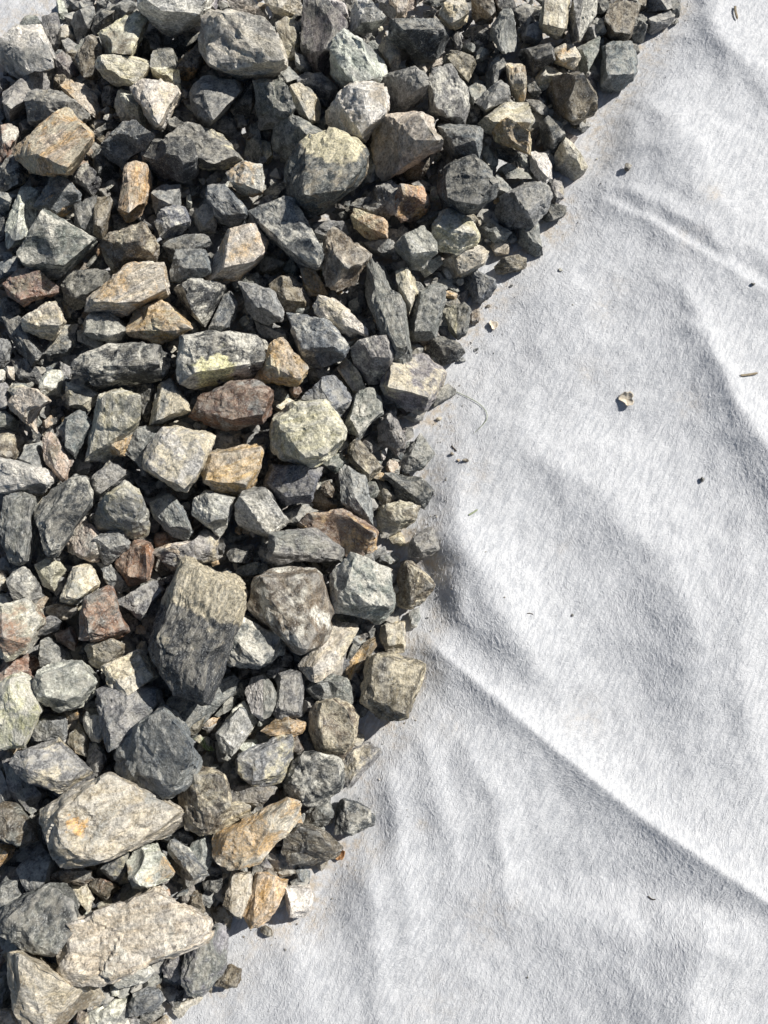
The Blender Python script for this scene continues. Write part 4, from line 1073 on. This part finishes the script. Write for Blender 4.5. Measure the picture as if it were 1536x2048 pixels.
bw4|3|126,110 134,106 142,110 148,118 156,128 158,134 150,138 144,134 136,124 128,116|132,107 156,130 148,134 130,114|pale blue-green bar-shaped stone pointing down to the right
wb3|1|150,108 156,100 160,112 156,122||-
wo4|3|97,124 104,114 112,110 120,116 128,122 134,132 130,138 118,142 106,145 101,144 98,134|106,116 124,118 133,132 112,142|grey and beige stone with an orange right corner below the tip of the largest boulder
gy4|2|77,130 84,122 92,116 100,114 97,122 96,130 98,140 92,141 84,136||grey stone with yellow lichen on its lower right corner
kg3|3|36,136 44,132 56,127 68,126 74,130 74,136 66,141 56,142 44,140|44,132 72,130 64,140|flat brown-grey stone under the largest cream boulder
ww3|2|37,130 42,124 46,130 38,134||-
kr3|2|68,142 76,135 84,138 92,144 88,148 80,154 72,148||small brown cracked stone below a yellow-cornered grey one
gd4|2|13,130 22,122 32,108 40,110 46,124 40,130 37,136 38,140 30,146 24,147 18,142|22,124 38,124 30,144|grey slab partly shaded by the largest cream boulder
gb2|2|0,142 8,132 13,130 18,140 24,148 14,152 0,158 -6,160||grey slab at the left edge cracked away from a shaded slab
gb2|1|10,124 24,112 34,104 38,108 22,124||-
T 0 1680 4.174
nd5|3|0,60 8,54 24,46 38,38 46,36 56,37 62,45 64,54 60,60 48,66 42,78 41,90 42,98 32,99 22,94 10,84 0,74|6,64 40,38 62,52 46,64 42,96 18,76|dark green boulder veined white with a pale green patch
tk3|2|60,36 72,36 76,44 80,50 74,60 70,54||brown and cream split stone between a dark green boulder and the whitish bar-shaped one
tw3|3|48,88 50,76 60,68 76,62 90,58 104,52 118,44 130,42 142,50 152,56 160,60 176,66 178,74 176,82 166,86 154,90 140,98 124,104 104,110 90,118 72,120 58,118 50,110 48,100|56,74 128,43 174,70 158,88 92,114 56,108|second largest boulder, whitish bar shape near the bottom of the pile
tk3|1|82,56 96,50 114,42 124,40 118,48 96,56||-
tk4|3|7,96 16,94 28,98 42,110 54,116 62,122 80,122 86,130 82,138 68,142 56,146 54,154 48,166 30,168 22,156 12,144 9,124|14,96 40,110 60,122 52,140 34,156 18,120|brown-speckled cream boulder at the bottom left corner
wn4|3|94,112 108,106 126,104 128,110 122,118 110,122 100,124 94,118||greenish cream stone tucked under the whitish bar-shaped boulder
bg3|3|112,128 124,122 134,126 136,134 130,142 120,144 108,147 108,138||blue-grey five-sided stone at the bottom edge of the pile
wd3|1|68,150 84,142 106,128 104,140 98,150 90,160 70,160||flat pale slab in the gap at the bottom of the pile
pk2|1|96,152 104,146 112,148 118,158 100,160||-
yg3|2|124,154 136,144 142,150 146,160 126,162||small yellowish stone at the very bottom edge
kr2|1|128,120 136,120 138,128 132,128||-
gd2|1|-6,118 6,112 8,130 2,136 -6,136||-
tg3|2|-6,142 10,140 18,148 24,160 -6,162||tan stone cut off at the bottom left corner of the photo
rw3|1|-4,80 4,84 8,92 0,108 -6,112||rust and cream stone cut by the left edge near the bottom
ng4|2|-2,70 6,76 14,86 26,98 20,100 8,92 -2,84||-
T 300 1680 4.174
gn4|2|35,10 42,0 52,-4 52,10 48,24 44,34 34,42 26,48 22,44 24,32 30,34 36,30||grey layered stone behind the pale blue-green bar-shaped one
dg2|2|44,36 50,30 60,30 62,38 56,44 46,42||-
ko3|2|30,56 34,44 42,42 44,54 46,60 40,66 34,62||small ochre-brown crumbly stone beside the whitish bar-shaped boulder
tk4|3|60,56 64,44 68,28 74,26 84,27 87,36 86,46 80,58 74,66 68,60|69,29 84,28 84,46 73,64 68,50|pinkish tan upright stone at the lower fabric edge, left of an ochre one
oy4|3|87,50 88,36 86,28 96,27 108,29 116,30 114,37 106,38 104,50 104,60 96,70 84,73 78,62|90,30 106,30 104,56 86,70|ochre-brown stone with a cream upper arm at the lower fabric edge
wn4|3|112,42 120,38 134,40 136,48 134,60 128,65 118,64 114,54|114,41 134,41 133,60 118,60|flat pale speckled square stone on the fabric at the lower edge of the pile
kk2|2|92,73 97,71 102,75 102,80 98,81 93,77||tiny dark brown clod lying on the fabric under an ochre stone
kd2|1|48,56 60,52 70,60 66,76 54,72||-
gn5|3|26,112 28,96 34,88 42,82 54,70 62,69 66,76 65,90 62,100 60,112 52,122 44,128 32,130 28,124|44,82 62,70 62,98 48,122 32,124|pale green-grey crumpled boulder at the lower end of the fabric edge
gy3|2|10,108 16,96 24,92 27,100 25,114 20,118 12,114||small mossy grey stone between a whitish boulder and a crumpled green-grey one
km3|3|54,122 62,106 66,104 72,106 76,108 76,116 72,123 62,124|66,105 76,110 70,122 58,120|dark purplish-brown faceted stone lying on the fabric at the bottom
db2|2|18,142 22,124 24,118 28,124 28,132 24,140||small black shiny shard at the bottom of the pile
tk2|1|20,144 30,132 44,130 36,138 24,148||-
T 380 1340
dn3|1|36,8 48,5 54,8 44,14 42,22 38,18||-
nt3|2|10,45 20,36 24,38 16,48||-
gw2|2|50,38 60,36 68,39 60,42 52,43||-
wb4|3|20,48 28,40 38,28 42,30 46,38 49,42 44,50 38,60 30,66 26,64 22,56|38,30 47,41 34,60 22,50|bright blue-grey tilted block left of a golden-brown ridged stone
lt4|2|2,52 8,50 14,56 18,61 10,60||small stone with green moss on its face
wt3|2|36,58 42,54 50,53 52,58 46,64 40,66||tiny splintered cream fragment below a bright blue-grey tilted block
gy4|2|30,72 38,64 50,62 70,50 80,48 82,56 80,66 72,72 70,84 60,88 48,88 38,80|50,64 78,52 70,80 48,86|mottled green-grey crumbly stone beneath a golden-brown ridged one
kg3|1|60,48 82,46 88,60 84,64 76,66||dark narrow stone under the right end of a golden-brown ridged one
kt5|3|92,30 96,26 110,22 118,24 128,32 129,40 127,52 126,58 116,68 104,64 96,60 92,48|110,23 128,33 125,56 104,60 103,44|rust-brown block with a tan right face at the fabric edge
dw5|3|72,86 72,80 76,72 86,64 98,62 112,64 116,70 118,84 116,92 104,100 92,104 84,103 74,98|86,66 112,66 116,86 92,100 76,84|grey rounded boulder with dark cracks in its top at the fabric edge
gt4|3|116,66 124,60 134,56 146,56 148,62 140,72 130,78 126,86 122,92 118,86|128,62 147,60 128,78|arrowhead-shaped grey and beige stone pointing out over the fabric
mk3|2|30,88 44,88 60,88 72,92 74,98 62,102 50,105 36,100 26,102||long dark purple-brown stone below the mottled crumbly one
tk4|3|18,110 26,104 38,101 48,104 50,110 40,116 26,122 22,120|28,104 46,104 28,118|small beige speckled stone above the long tan and orange one
to6|3|18,134 24,126 34,120 48,112 64,104 76,100 89,104 88,112 80,122 70,132 58,142 44,150 30,153 22,148|28,126 80,102 86,112 40,148 24,142|long tan and orange leaf-shaped boulder pointing up to the right
gb3|2|88,104 98,101 106,100 111,108 106,118 100,120 90,118||small blue-grey stone below the cracked grey boulder
dw4|3|113,102 118,99 130,101 142,106 143,114 134,122 122,127 112,126 112,116|118,100 129,102 142,110 122,124|black and grey striated stone standing alone on the fabric
kd4|3|66,136 76,126 84,119 98,121 108,130 118,136 112,144 100,149 86,151 74,144|84,121 100,124 114,138 92,142|dark brown soil-caked stone lying on the lower fabric edge
nt2|1|0,104 12,110 18,114 16,124 4,125||small grey-green stone left of a beige speckled one
gn4|2|0,136 8,128 18,122 18,134 16,150 8,158 0,158||-
"""


def per(c, V):
    c = np.asarray(c)
    return np.tile(c, (len(V), 1)) if c.ndim == 1 else c


def area(P):
    x, y = P[:, 0], P[:, 1]
    return abs(np.dot(x, np.roll(y, 1)) - np.dot(y, np.roll(x, 1))) / 2


def minor(P):
    best = 1e9
    for k in range(12):
        a = math.pi * k / 12
        q = P @ np.array([math.cos(a), math.sin(a)])
        best = min(best, q.max() - q.min())
    return best


def major_angle(P):
    q = P - P.mean(0)
    w, E = np.linalg.eigh(q.T @ q)
    v = E[:, 1]
    return math.atan2(-v[1], v[0])


def cols(cl, r):
    a, b = np.array(PAL[cl[0]]), np.array(PAL[cl[1]])
    j = np.exp(r.normal(0, .10))
    a = a * j * (1 + r.normal(0, .03, 3))
    amt = int(cl[2]) / 10.
    strat = 1.0 if 's' in cl[3:] else r.uniform(0, .35)
    return np.append(a, amt), np.append(b, strat), strat


def build_stone(s, seed):
    """hull points of one stone: its outline at mid height, its upper facets, its hidden underside"""
    r = np.random.default_rng(1000 + seed)
    o = s['o']
    c = o.mean(0)
    o = c + (o - c) * 1.03
    wpx = minor(o)
    size_px = math.sqrt(area(o))
    u0 = at(c[0], c[1], .03)
    mpp = (CAM_H - .03) / FPX / (ct - (1024 - c[1]) / FPX * st)
    L = s['L']
    t = wpx * mpp * (.72 + .045 * L)
    d = float(pile_d(c[None])[0])
    uo = at(o[:, 0], o[:, 1], 0.)
    g = max(float(ground_z(u0[0], u0[1])), float(np.mean(ground_z(uo[:, 0], uo[:, 1]))) if float(pile_d(c[None])[0]) < 90 else 0)
    if d > 30 or L == 0:
        lift = float(np.clip((d - 30) / 130, 0, 1)) * (.017 + .0085 * L)
    else:
        lift = 0
    lift += .0012 * max(L - 1, 0)
    base = g * (1 if d < 60 else 0) + lift
    zc = base + .48 * t
    # direction in which the sight line leans here
    vx = np.array([u0[0], u0[1]]) / CAM_H
    vl = np.linalg.norm(vx) + 1e-6
    vdir = np.array([vx[0], -vx[1]]) / vl          # in pixel axes
    rel = (o - c)
    lean = (rel @ vdir) / (size_px * .5)
    g2 = r.normal(0, .24, 2)                       # the whole block lies a little tilted
    tl = lambda q: np.clip(((q - c) / (size_px * .5)) @ g2, -.3, .3)
    zo = zc + t * np.clip(lean * vl * .62 + tl(o) + r.uniform(-.06, .06, len(o)), -.44, .40)
    pts = [at(o[:, 0], o[:, 1], zo)]
    if s['T'] is not None:
        T = s['T']
        zt = zc + t * np.maximum(.50 + tl(T) * .8 + r.uniform(-.04, .04, len(T)), .2)
    else:
        n = r.integers(3, 5)
        a0 = r.uniform(0, 6.28)
        T = []
        for k in range(n):
            a = a0 + 6.283 * k / n + r.uniform(-.35, .35)
            dv = np.array([math.cos(a), math.sin(a)])
            reach = (rel @ dv).max()
            T.append(c + dv * reach * r.uniform(.48, .82) + vdir * vl * .12 * size_px)
        T = np.array(T)
        zt = zc + t * np.maximum(.46 + tl(T) * 1.3 + r.uniform(-.04, .04, len(T)), .15)
    # keep facet corners within the outline
    T = c + (T - c) * .985
    pts.append(at(T[:, 0], T[:, 1], zt))
    B = c + rel[::2] * r.uniform(.62, .8)
    pts.append(at(B[:, 0], B[:, 1], np.full(len(B), base - .02 * t)))
    B = c + rel[1::2] * r.uniform(.80, .9)
    pts.append(at(B[:, 0], B[:, 1], np.full(len(B), base + .16 * t)))
    pts = np.concatenate(pts)
    ca, cb, strat = cols(s['cl'], r)
    rough = r.uniform(.85, 1.25)
    th = major_angle(o) + r.normal(0, .15)
    lvl = 6 if size_px > 150 else 5 if size_px > 54 else 4 if size_px > 26 else 3
    V, F, lp = rock(pts, lvl, rough, strat, 77 + seed, th)
    ca = per(ca, V)
    cb = per(cb, V)
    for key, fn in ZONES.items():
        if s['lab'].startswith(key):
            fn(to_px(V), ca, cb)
    return V, F, lp, ca, cb, size_px


def spot(u, v, rad, col=None, amt=1.05, soft=.45):
    def fn(p, ca, cb):
        m = 1 - sstep(rad * (1 - soft), rad, np.hypot(p[:, 0] - u, p[:, 1] - v) + rad * .45 * fbm(np.stack([p[:, 0], p[:, 1], 0 * p[:, 0]], -1) / rad * 1.6 + 3, 3, .6))
        ca[:, 3] += (amt - ca[:, 3]) * m
        if col:
            cb[:, :3] += (np.array(col) - cb[:, :3]) * sstep(0, .3, m)[:, None]
    return fn


def line(a, b, amt_in, amt_out, soft=22):
    """mineral boundary: one kind of rock on one side of the line a-b, another beyond it"""
    a, b = np.array(a, float), np.array(b, float)

    def fn(p, ca, cb):
        ab = b - a
        s_ = (ab[0] * (p[:, 1] - a[1]) - ab[1] * (p[:, 0] - a[0])) / np.linalg.norm(ab)
        ca[:, 3] = amt_out + (amt_in - amt_out) * sstep(soft, -soft, s_)
    return fn


ZONES = {
    "very tall striped boulder": line((320, 1205), (450, 1240), 1.3, .15),  # cream above the line, dark below it
    "very large dark grey boulder with yellow": spot(668, 285, 62, PAL['y']),
    "large black-and-white boulder": spot(432, 742, 46, (.70, .66, .36)),
    "largest boulder": spot(152, 1652, 24, (.56, .32, .10)),
    "upright block with a greenish": line((295, 133), (365, 137), 1.1, .05, 8),  # lit and shaded halves of the block are put into its colour
    "upright stone split": line((527, 1500), (527, 1350), 0., 1.3, 5),
    "long upright stone split": line((1156, 90), (1166, 0), 0., 1.2, 6),
    "stone with a bright cream": line((913, 690), (913, 610), 0., 1.3, 5),
    "small pointed pebble half": line((165, 1435), (212, 1418), 0., 1.2, 9),
    "dark rust-brown stone with": spot(850, 392, 26, (.52, .30, .17)),
}

STONES = parse(DATA)
STONES = [s for s in STONES if area(s['o']) > 60]
order = sorted(range(len(STONES)), key=lambda i: -area(STONES[i]['o']))
named = [i for i in order if STONES[i]['lab'] != '-'][:298]
keep = set(named)
small = []
for i, s in enumerate(STONES):
    V, F, lp, ca, cb, sp = build_stone(s, i)
    if i in keep:
        c = V.mean(0)
        c[2] = V[:, 2].min()
        me = mesh_from("stone", V - c, F, False, ROCK)
        attr(me, "ca", 'FLOAT_COLOR', per(ca, V))
        attr(me, "cb", 'FLOAT_COLOR', per(cb, V))
        attr(me, "lp", 'FLOAT_VECTOR', lp)
        put("stone", me, c, s['lab'], "stone", "crushed stones heaped on the white fabric")
    else:
        small.append((V, F, lp, ca, cb))

# ------------------------------------------------------------------ stones deeper in the heap and beyond the frame
rf = np.random.default_rng(21)


def random_rock(P, size, lvl, cl, seed):
    n = 13
    q = rf.normal(size=(n, 3))
    q /= np.linalg.norm(q, axis=1)[:, None]
    q *= np.array([rf.uniform(.8, 1.1), rf.uniform(.6, .9), rf.uniform(.45, .7)]) * size / 2
    a = rf.uniform(0, 6.28)
    R = np.array([[math.cos(a), -math.sin(a), 0], [math.sin(a), math.cos(a), 0], [0, 0, 1]])
    pts = q @ R.T + P
    ca, cb, strat = cols(cl, rf)
    V, F, lp = rock(pts, lvl, 1.1, strat, seed, a)
    return V, F, lp, ca, cb


CLS = ['gd3', 'gk3', 'bn3', 'dg3', 'ng4', 'gb4', 'mg3', 'kt3', 'kg4', 'tk4', 'db2', 'dn3', 'bd3', 'dn2', 'kr3', 'gb3']  # darker mix for buried stones: the gaps' shade is put into their colour
CLS2 = ['gd3', 'gt3', 'bn3', 'dg3', 'ng4', 'gw4', 'mg3', 'kt3', 'wt4', 'tk4', 'db2', 'gn3', 'bw3', 'dn2', 'ok3', 'gb3']
sd_ = 5000
step = 36
for v in np.arange(-135, 2160, step):
    for u in np.arange(-80, 1460, step):
        uu, vv = u + rf.uniform(-14, 14), v + rf.uniform(-14, 14)
        dd = float(pile_d(np.array([[uu, vv]]))[0])
        if dd < 34:
            continue
        sz = rf.uniform(.026, .040)
        P = at(uu, vv, 0.)
        P[2] = sz * .25 + min(1., (dd - 34) / 130) * .014
        small.append(random_rock(P, sz, 2, CLS[rf.integers(len(CLS))], sd_))
        sd_ += 1
for v in np.arange(-10, 2060, 31):
    for u in np.arange(-10, 1400, 31):
        uu, vv = u + rf.uniform(-14, 14), v + rf.uniform(-14, 14)
        dd = float(pile_d(np.array([[uu, vv]]))[0])
        if dd < 60:
            continue
        sz = rf.uniform(.011, .023)
        P = at(uu, vv, .02)
        P[2] = .018 + min(1., (dd - 60) / 130) * rf.uniform(.006, .020)
        small.append(random_rock(P, sz, 3, CLS2[rf.integers(len(CLS2))], sd_))
        sd_ += 1
# the heap goes on past the frame on the left, above and below
for gx in np.arange(-1.05, .62, .047):
    for gy in np.arange(-.95, 1.6, .047):
        x, y = gx + rf.uniform(-.014, .014), gy + rf.uniform(-.014, .014)
        p = to_px(np.array([x, y, .02]))
        if -55 < p[0] < 1590 and -55 < p[1] < 2100:
            continue
        dd = float(pile_d(p[None])[0])
        if dd < 15:
            continue
        for lay in range(2):
            sz = rf.uniform(.042, .078)
            P = np.array([x + lay * .02, y + lay * .02, sz * .3 + min(1, dd / 150) * (.004 + .026 * lay)])
            if lay:
                qx = to_px(P)
                if -70 < qx[0] < 1600 and -70 < qx[1] < 2110:
                    continue
            small.append(random_rock(P, sz, 2, CLS[rf.integers(len(CLS))], sd_))
            sd_ += 1


def join(parts, name, mat, label):
    VV, FF, LL, CA, CB, n = [], [], [], [], [], 0
    for V, F, lp, ca, cb in parts:
        VV.append(V)
        FF.append(F + n)
        LL.append(lp)
        CA.append(per(ca, V))
        CB.append(per(cb, V))
        n += len(V)
    me = mesh_from(name, np.concatenate(VV), np.concatenate(FF), False, mat)
    attr(me, "ca", 'FLOAT_COLOR', np.concatenate(CA))
    attr(me, "cb", 'FLOAT_COLOR', np.concatenate(CB))
    attr(me, "lp", 'FLOAT_VECTOR', np.concatenate(LL))
    put(name, me, kind="stuff", label=label)


join(small, "small_stones", ROCK, "small stones and chips in the gaps and depth of the heap")

# ------------------------------------------------------------------ crumbs of soil and grit on the fabric
grit = []
for k in range(700):
    kk = rf.integers(5, len(PILE) - 5)
    a, b = PA[kk], PA[kk + 1]
    p = a + (b - a) * rf.uniform() + rf.normal(0, 1, 2) * (16 if k % 3 else 55) + (12, 4)
    if k > 655:
        p = np.array([rf.uniform(880, 1536), rf.uniform(0, 2048)])
    if pile_d(p[None])[0] > 5 or not (0 < p[0] < 1536 and 0 < p[1] < 2048):
        continue
    sz = float(np.clip(np.exp(rf.normal(-6.8, .50)), .0005, .0035))
    P = at(p[0], p[1], 0.)
    P[2] = ground_z(P[0], P[1]) + sz * .3
    grit.append(random_rock(P, sz, 2, ['kd3', 'dk2', 'kk2', 'gd2', 'tk3'][rf.integers(5)], sd_))
    sd_ += 1
join(grit, "soil_crumbs", ROCK, "dark crumbs of soil and grit scattered on the white fabric")


# ------------------------------------------------------------------ single small things lying on the fabric
def on_ground(u, v):
    P = at(u, v, 0.)
    for _ in range(3):
        P = at(u, v, ground_z(P[0], P[1]))
    return P


def lone(u, v, w, h, ang, name, label, cat, cl, flat=.6, lvl=4, pts=9, group=None):
    P = on_ground(u, v)
    mpp = CAM_H / FPX / (ct - (1024 - v) / FPX * st)
    w, h = w * mpp, h * mpp
    q = rf.normal(size=(pts + 4, 3))
    q /= np.linalg.norm(q, axis=1)[:, None]
    q *= np.array([w / 2, h / 2, flat * min(w, h) / 2])
    a = -ang
    R = np.array([[math.cos(a), -math.sin(a), 0], [math.sin(a), math.cos(a), 0], [0, 0, 1]])
    q = q @ R.T
    q[:, 2] -= q[:, 2].min()
    gz = float(ground_z(P[0], P[1]))
    global sd_
    sd_ += 1
    V, F, lp = rock(q, lvl, 1.1, .3, sd_, a)
    ca, cb, _ = cols(cl, rf)
    me = mesh_from(name, V, F, True, ROCK)
    attr(me, "ca", 'FLOAT_COLOR', per(ca, V))
    attr(me, "cb", 'FLOAT_COLOR', per(cb, V))
    attr(me, "lp", 'FLOAT_VECTOR', lp)
    put(name, me, (P[0], P[1], gz - .0003), label, cat, group)


lone(1253, 338, 15, 20, .3, "pebble", "small olive-grey pebble alone on the fabric, upper right of the heap", "pebble", 'kg2', .95)
lone(1403, 960, 10, 13, .2, "soil_clod", "small black clod on the fabric below and right of the shell fragment", "clod", 'dk2', .9)
lone(1505, 569, 8, 7, .2, "soil_clod", "tiny black crumb near the upper fold at the right edge", "clod", 'dd2', .9)
lone(1022, 573, 10, 6, -.4, "soil_clod", "tiny black crumb beneath the oval striated pebble", "clod", 'dd2', .8)
lone(1121, 541, 12, 10, .6, "stone_flake", "tiny tan square flake on open fabric right of the oval striated pebble", "flake", 'tk3', .5)
lone(976, 613, 16, 9, -.5, "stone_flake", "small brown flake on fabric beside the dark slate four-pointed stone", "flake", 'kt3', .5)
lone(878, 838, 14, 10, -.3, "soil_clod", "small olive clod on fabric below the small olive-grey stone", "clod", 'kt4', .7)
lone(904, 908, 9, 9, 0, "soil_clod", "small brown clod beside a short black stick", "clod", 'kr3', .9)
lone(930, 922, 15, 11, 0, "soil_clod", "brown crumbly clod right of the short black stick", "clod", 'kk3', .8)
lone(916, 921, 8, 7, 0, "stone_flake", "tiny orange-tan grain between two brown clods", "flake", 'ot4', .7)
lone(586, 1740, 14, 14, .4, "soil_clod", "tiny dark brown clod above the flat pale speckled square stone", "clod", 'kk3', .8)
lone(1144, 1230, 7, 7, 0, "soil_clod", "tiny black grain in the middle of the broad fabric fold", "clod", 'dd2', .9)
lone(952, 700, 12, 7, -.5, "stone_flake", "tiny dark chip beside the last pyramid-like stone on the fabric", "flake", 'dg3', .6)


def tube(pts, rad, mat, n=7, flat=1.):
    pts = np.asarray(pts, float)
    V, F = [], []
    m = len(pts)
    for k in range(m):
        tdir = pts[min(k + 1, m - 1)] - pts[max(k - 1, 0)]
        tdir /= np.linalg.norm(tdir)
        up = np.array([0, 0, 1.])
        sx_ = np.cross(tdir, up)
        sx_ /= np.linalg.norm(sx_)
        uy = np.cross(sx_, tdir)
        for j in range(n):
            a = 6.28318 * j / n
            V.append(pts[k] + rad[k] * (math.cos(a) * sx_ + flat * math.sin(a) * uy))
    for k in range(m - 1):
        for j in range(n):
            a, b = k * n + j, k * n + (j + 1) % n
            F.append((a, b, b + n, a + n))
    me = mesh_from("tube", V, F, True, mat)
    return me


def path_px(px, lift, bump=0):
    px = np.array(px, float)
    # smooth the polyline
    for _ in range(3):
        q = [px[0]]
        for a, b in zip(px[:-1], px[1:]):
            q += [a * .75 + b * .25, a * .25 + b * .75]
        q.append(px[-1])
        px = np.array(q)
    P = at(px[:, 0], px[:, 1], .004)
    s = np.linspace(0, 1, len(P))
    P[:, 2] = ground_z(P[:, 0], P[:, 1]) + lift + bump * np.sin(math.pi * s)
    return P


GRASS = plain_material("grass_blade", (.19, .23, .13), (.30, .33, .22))
TWIG = plain_material("dry_twig", (.16, .13, .09), (.30, .25, .17), 500)
DARK = plain_material("dark_bark", (.035, .03, .025), (.09, .07, .05), 500)
SHELL = plain_material("seed_husk", (.50, .42, .31), (.68, .62, .52), 350)
LEAF = plain_material("dry_leaf", (.30, .15, .07), (.50, .32, .17), 250)


def strand(px, r0, mat, name, label, cat, lift=.0012, bump=0., flat=.5, taper=True):
    P = path_px(px, lift, bump)
    s = np.linspace(0, 1, len(P))
    rad = r0 * (np.clip(np.minimum(s * 6 + .35, (1 - s) * 4 + .15), 0, 1) if taper else np.ones(len(P)))
    c = P[0].copy()
    put(name, tube(P - c, rad, mat, 7, flat), c, label, cat)


strand([(910, 782), (935, 796), (962, 815), (974, 836), (968, 852), (945, 873)], .00042, GRASS, "grass_blade",
       "thin green grass blade curved in a hook on the fabric", "grass blade", .0010, .0008)
strand([(932, 1040), (942, 1034), (950, 1028)], .0011, GRASS, "grass_blade",
       "tiny green leaf scrap on fabric right of the mottled brown and cream stone", "leaf scrap")
strand([(1456, 772), (1475, 768), (1496, 762)], .0015, TWIG, "twig", "short grey-brown twig near the right edge of the fabric", "twig", .0022)
strand([(1460, 32), (1457, 48), (1461, 64)], .0018, TWIG, "twig", "small pale brown seed pod near the top right corner", "seed pod", .002, .002)
strand([(902, 894), (907, 901), (912, 907)], .0009, DARK, "twig", "short black stick beside two brown clods", "twig", .0012)
strand([(1030, 378), (1030, 366), (1027, 352)], .0009, SHELL, "twig", "thin straw sliver standing between stones near the large flat charcoal one", "straw", .034)
strand([(1045, 1231), (1052, 1230), (1058, 1233)], .0005, DARK, "plant_fibre", "hair-thin dark fibre in the middle of the fabric", "fibre", .001)
strand([(1288, 1786), (1296, 1792), (1302, 1791)], .0007, DARK, "plant_fibre", "short dark fibre on the lower part of the fabric", "fibre", .001)


def husk(u, v, r_px, name, label, cat, mat, seed, cup=.5):
    """a thin curved shell-like shard with a raised, broken rim"""
    r = np.random.default_rng(seed)
    mpp = CAM_H / FPX / (ct - (1024 - v) / FPX * st)
    R = r_px * mpp
    nr, na = 6, 26
    ph = r.uniform(0, 6, 3)
    V = []
    for side in (0, 1):
        for i in range(nr + 1):
            for j in range(na):
                a = 6.28318 * j / na
                rim = 1 + .16 * math.sin(3 * a + ph[0]) + .10 * math.sin(5 * a + ph[1]) + .06 * math.sin(9 * a + ph[2])
                rr = R * rim * i / nr
                z = cup * R * (i / nr) ** 2 * (1 + .35 * math.sin(2 * a + ph[1])) - side * .00035
                V.append((rr * math.cos(a), rr * .82 * math.sin(a), z + .0006))
    F = []
    base = (nr + 1) * na
    for side in (0, 1):
        o = side * base
        for i in range(nr):
            for j in range(na):
                a, b = o + i * na + j, o + i * na + (j + 1) % na
                q = (a, b, b + na, a + na)
                F.append(q if side == 0 else q[::-1])
    for j in range(na):
        a, b = nr * na + j, nr * na + (j + 1) % na
        F.append((a, b, b + base, a + base))
    me = mesh_from(name, V, F, True, mat)
    P = on_ground(u, v)
    o = put(name, me, (P[0], P[1], float(ground_z(P[0], P[1])) + .0006), label, cat)
    o.rotation_euler = (r.uniform(-.25, .25), r.uniform(-.25, .25), r.uniform(0, 6))
    return o


husk(1253, 799, 15, "shell_fragment", "broken beige shell fragment with a hollow brown inside, on open fabric", "shell fragment", SHELL, 4, .4)
husk(986, 652, 10, "shell_fragment", "thin pinkish-beige husk fragment on the fabric beside the heap", "husk fragment", SHELL, 7, .4)
husk(678, 1703, 13, "dry_leaf", "curled orange-brown dry leaf scrap beside a soil-caked stone", "leaf scrap", LEAF, 9, .9)
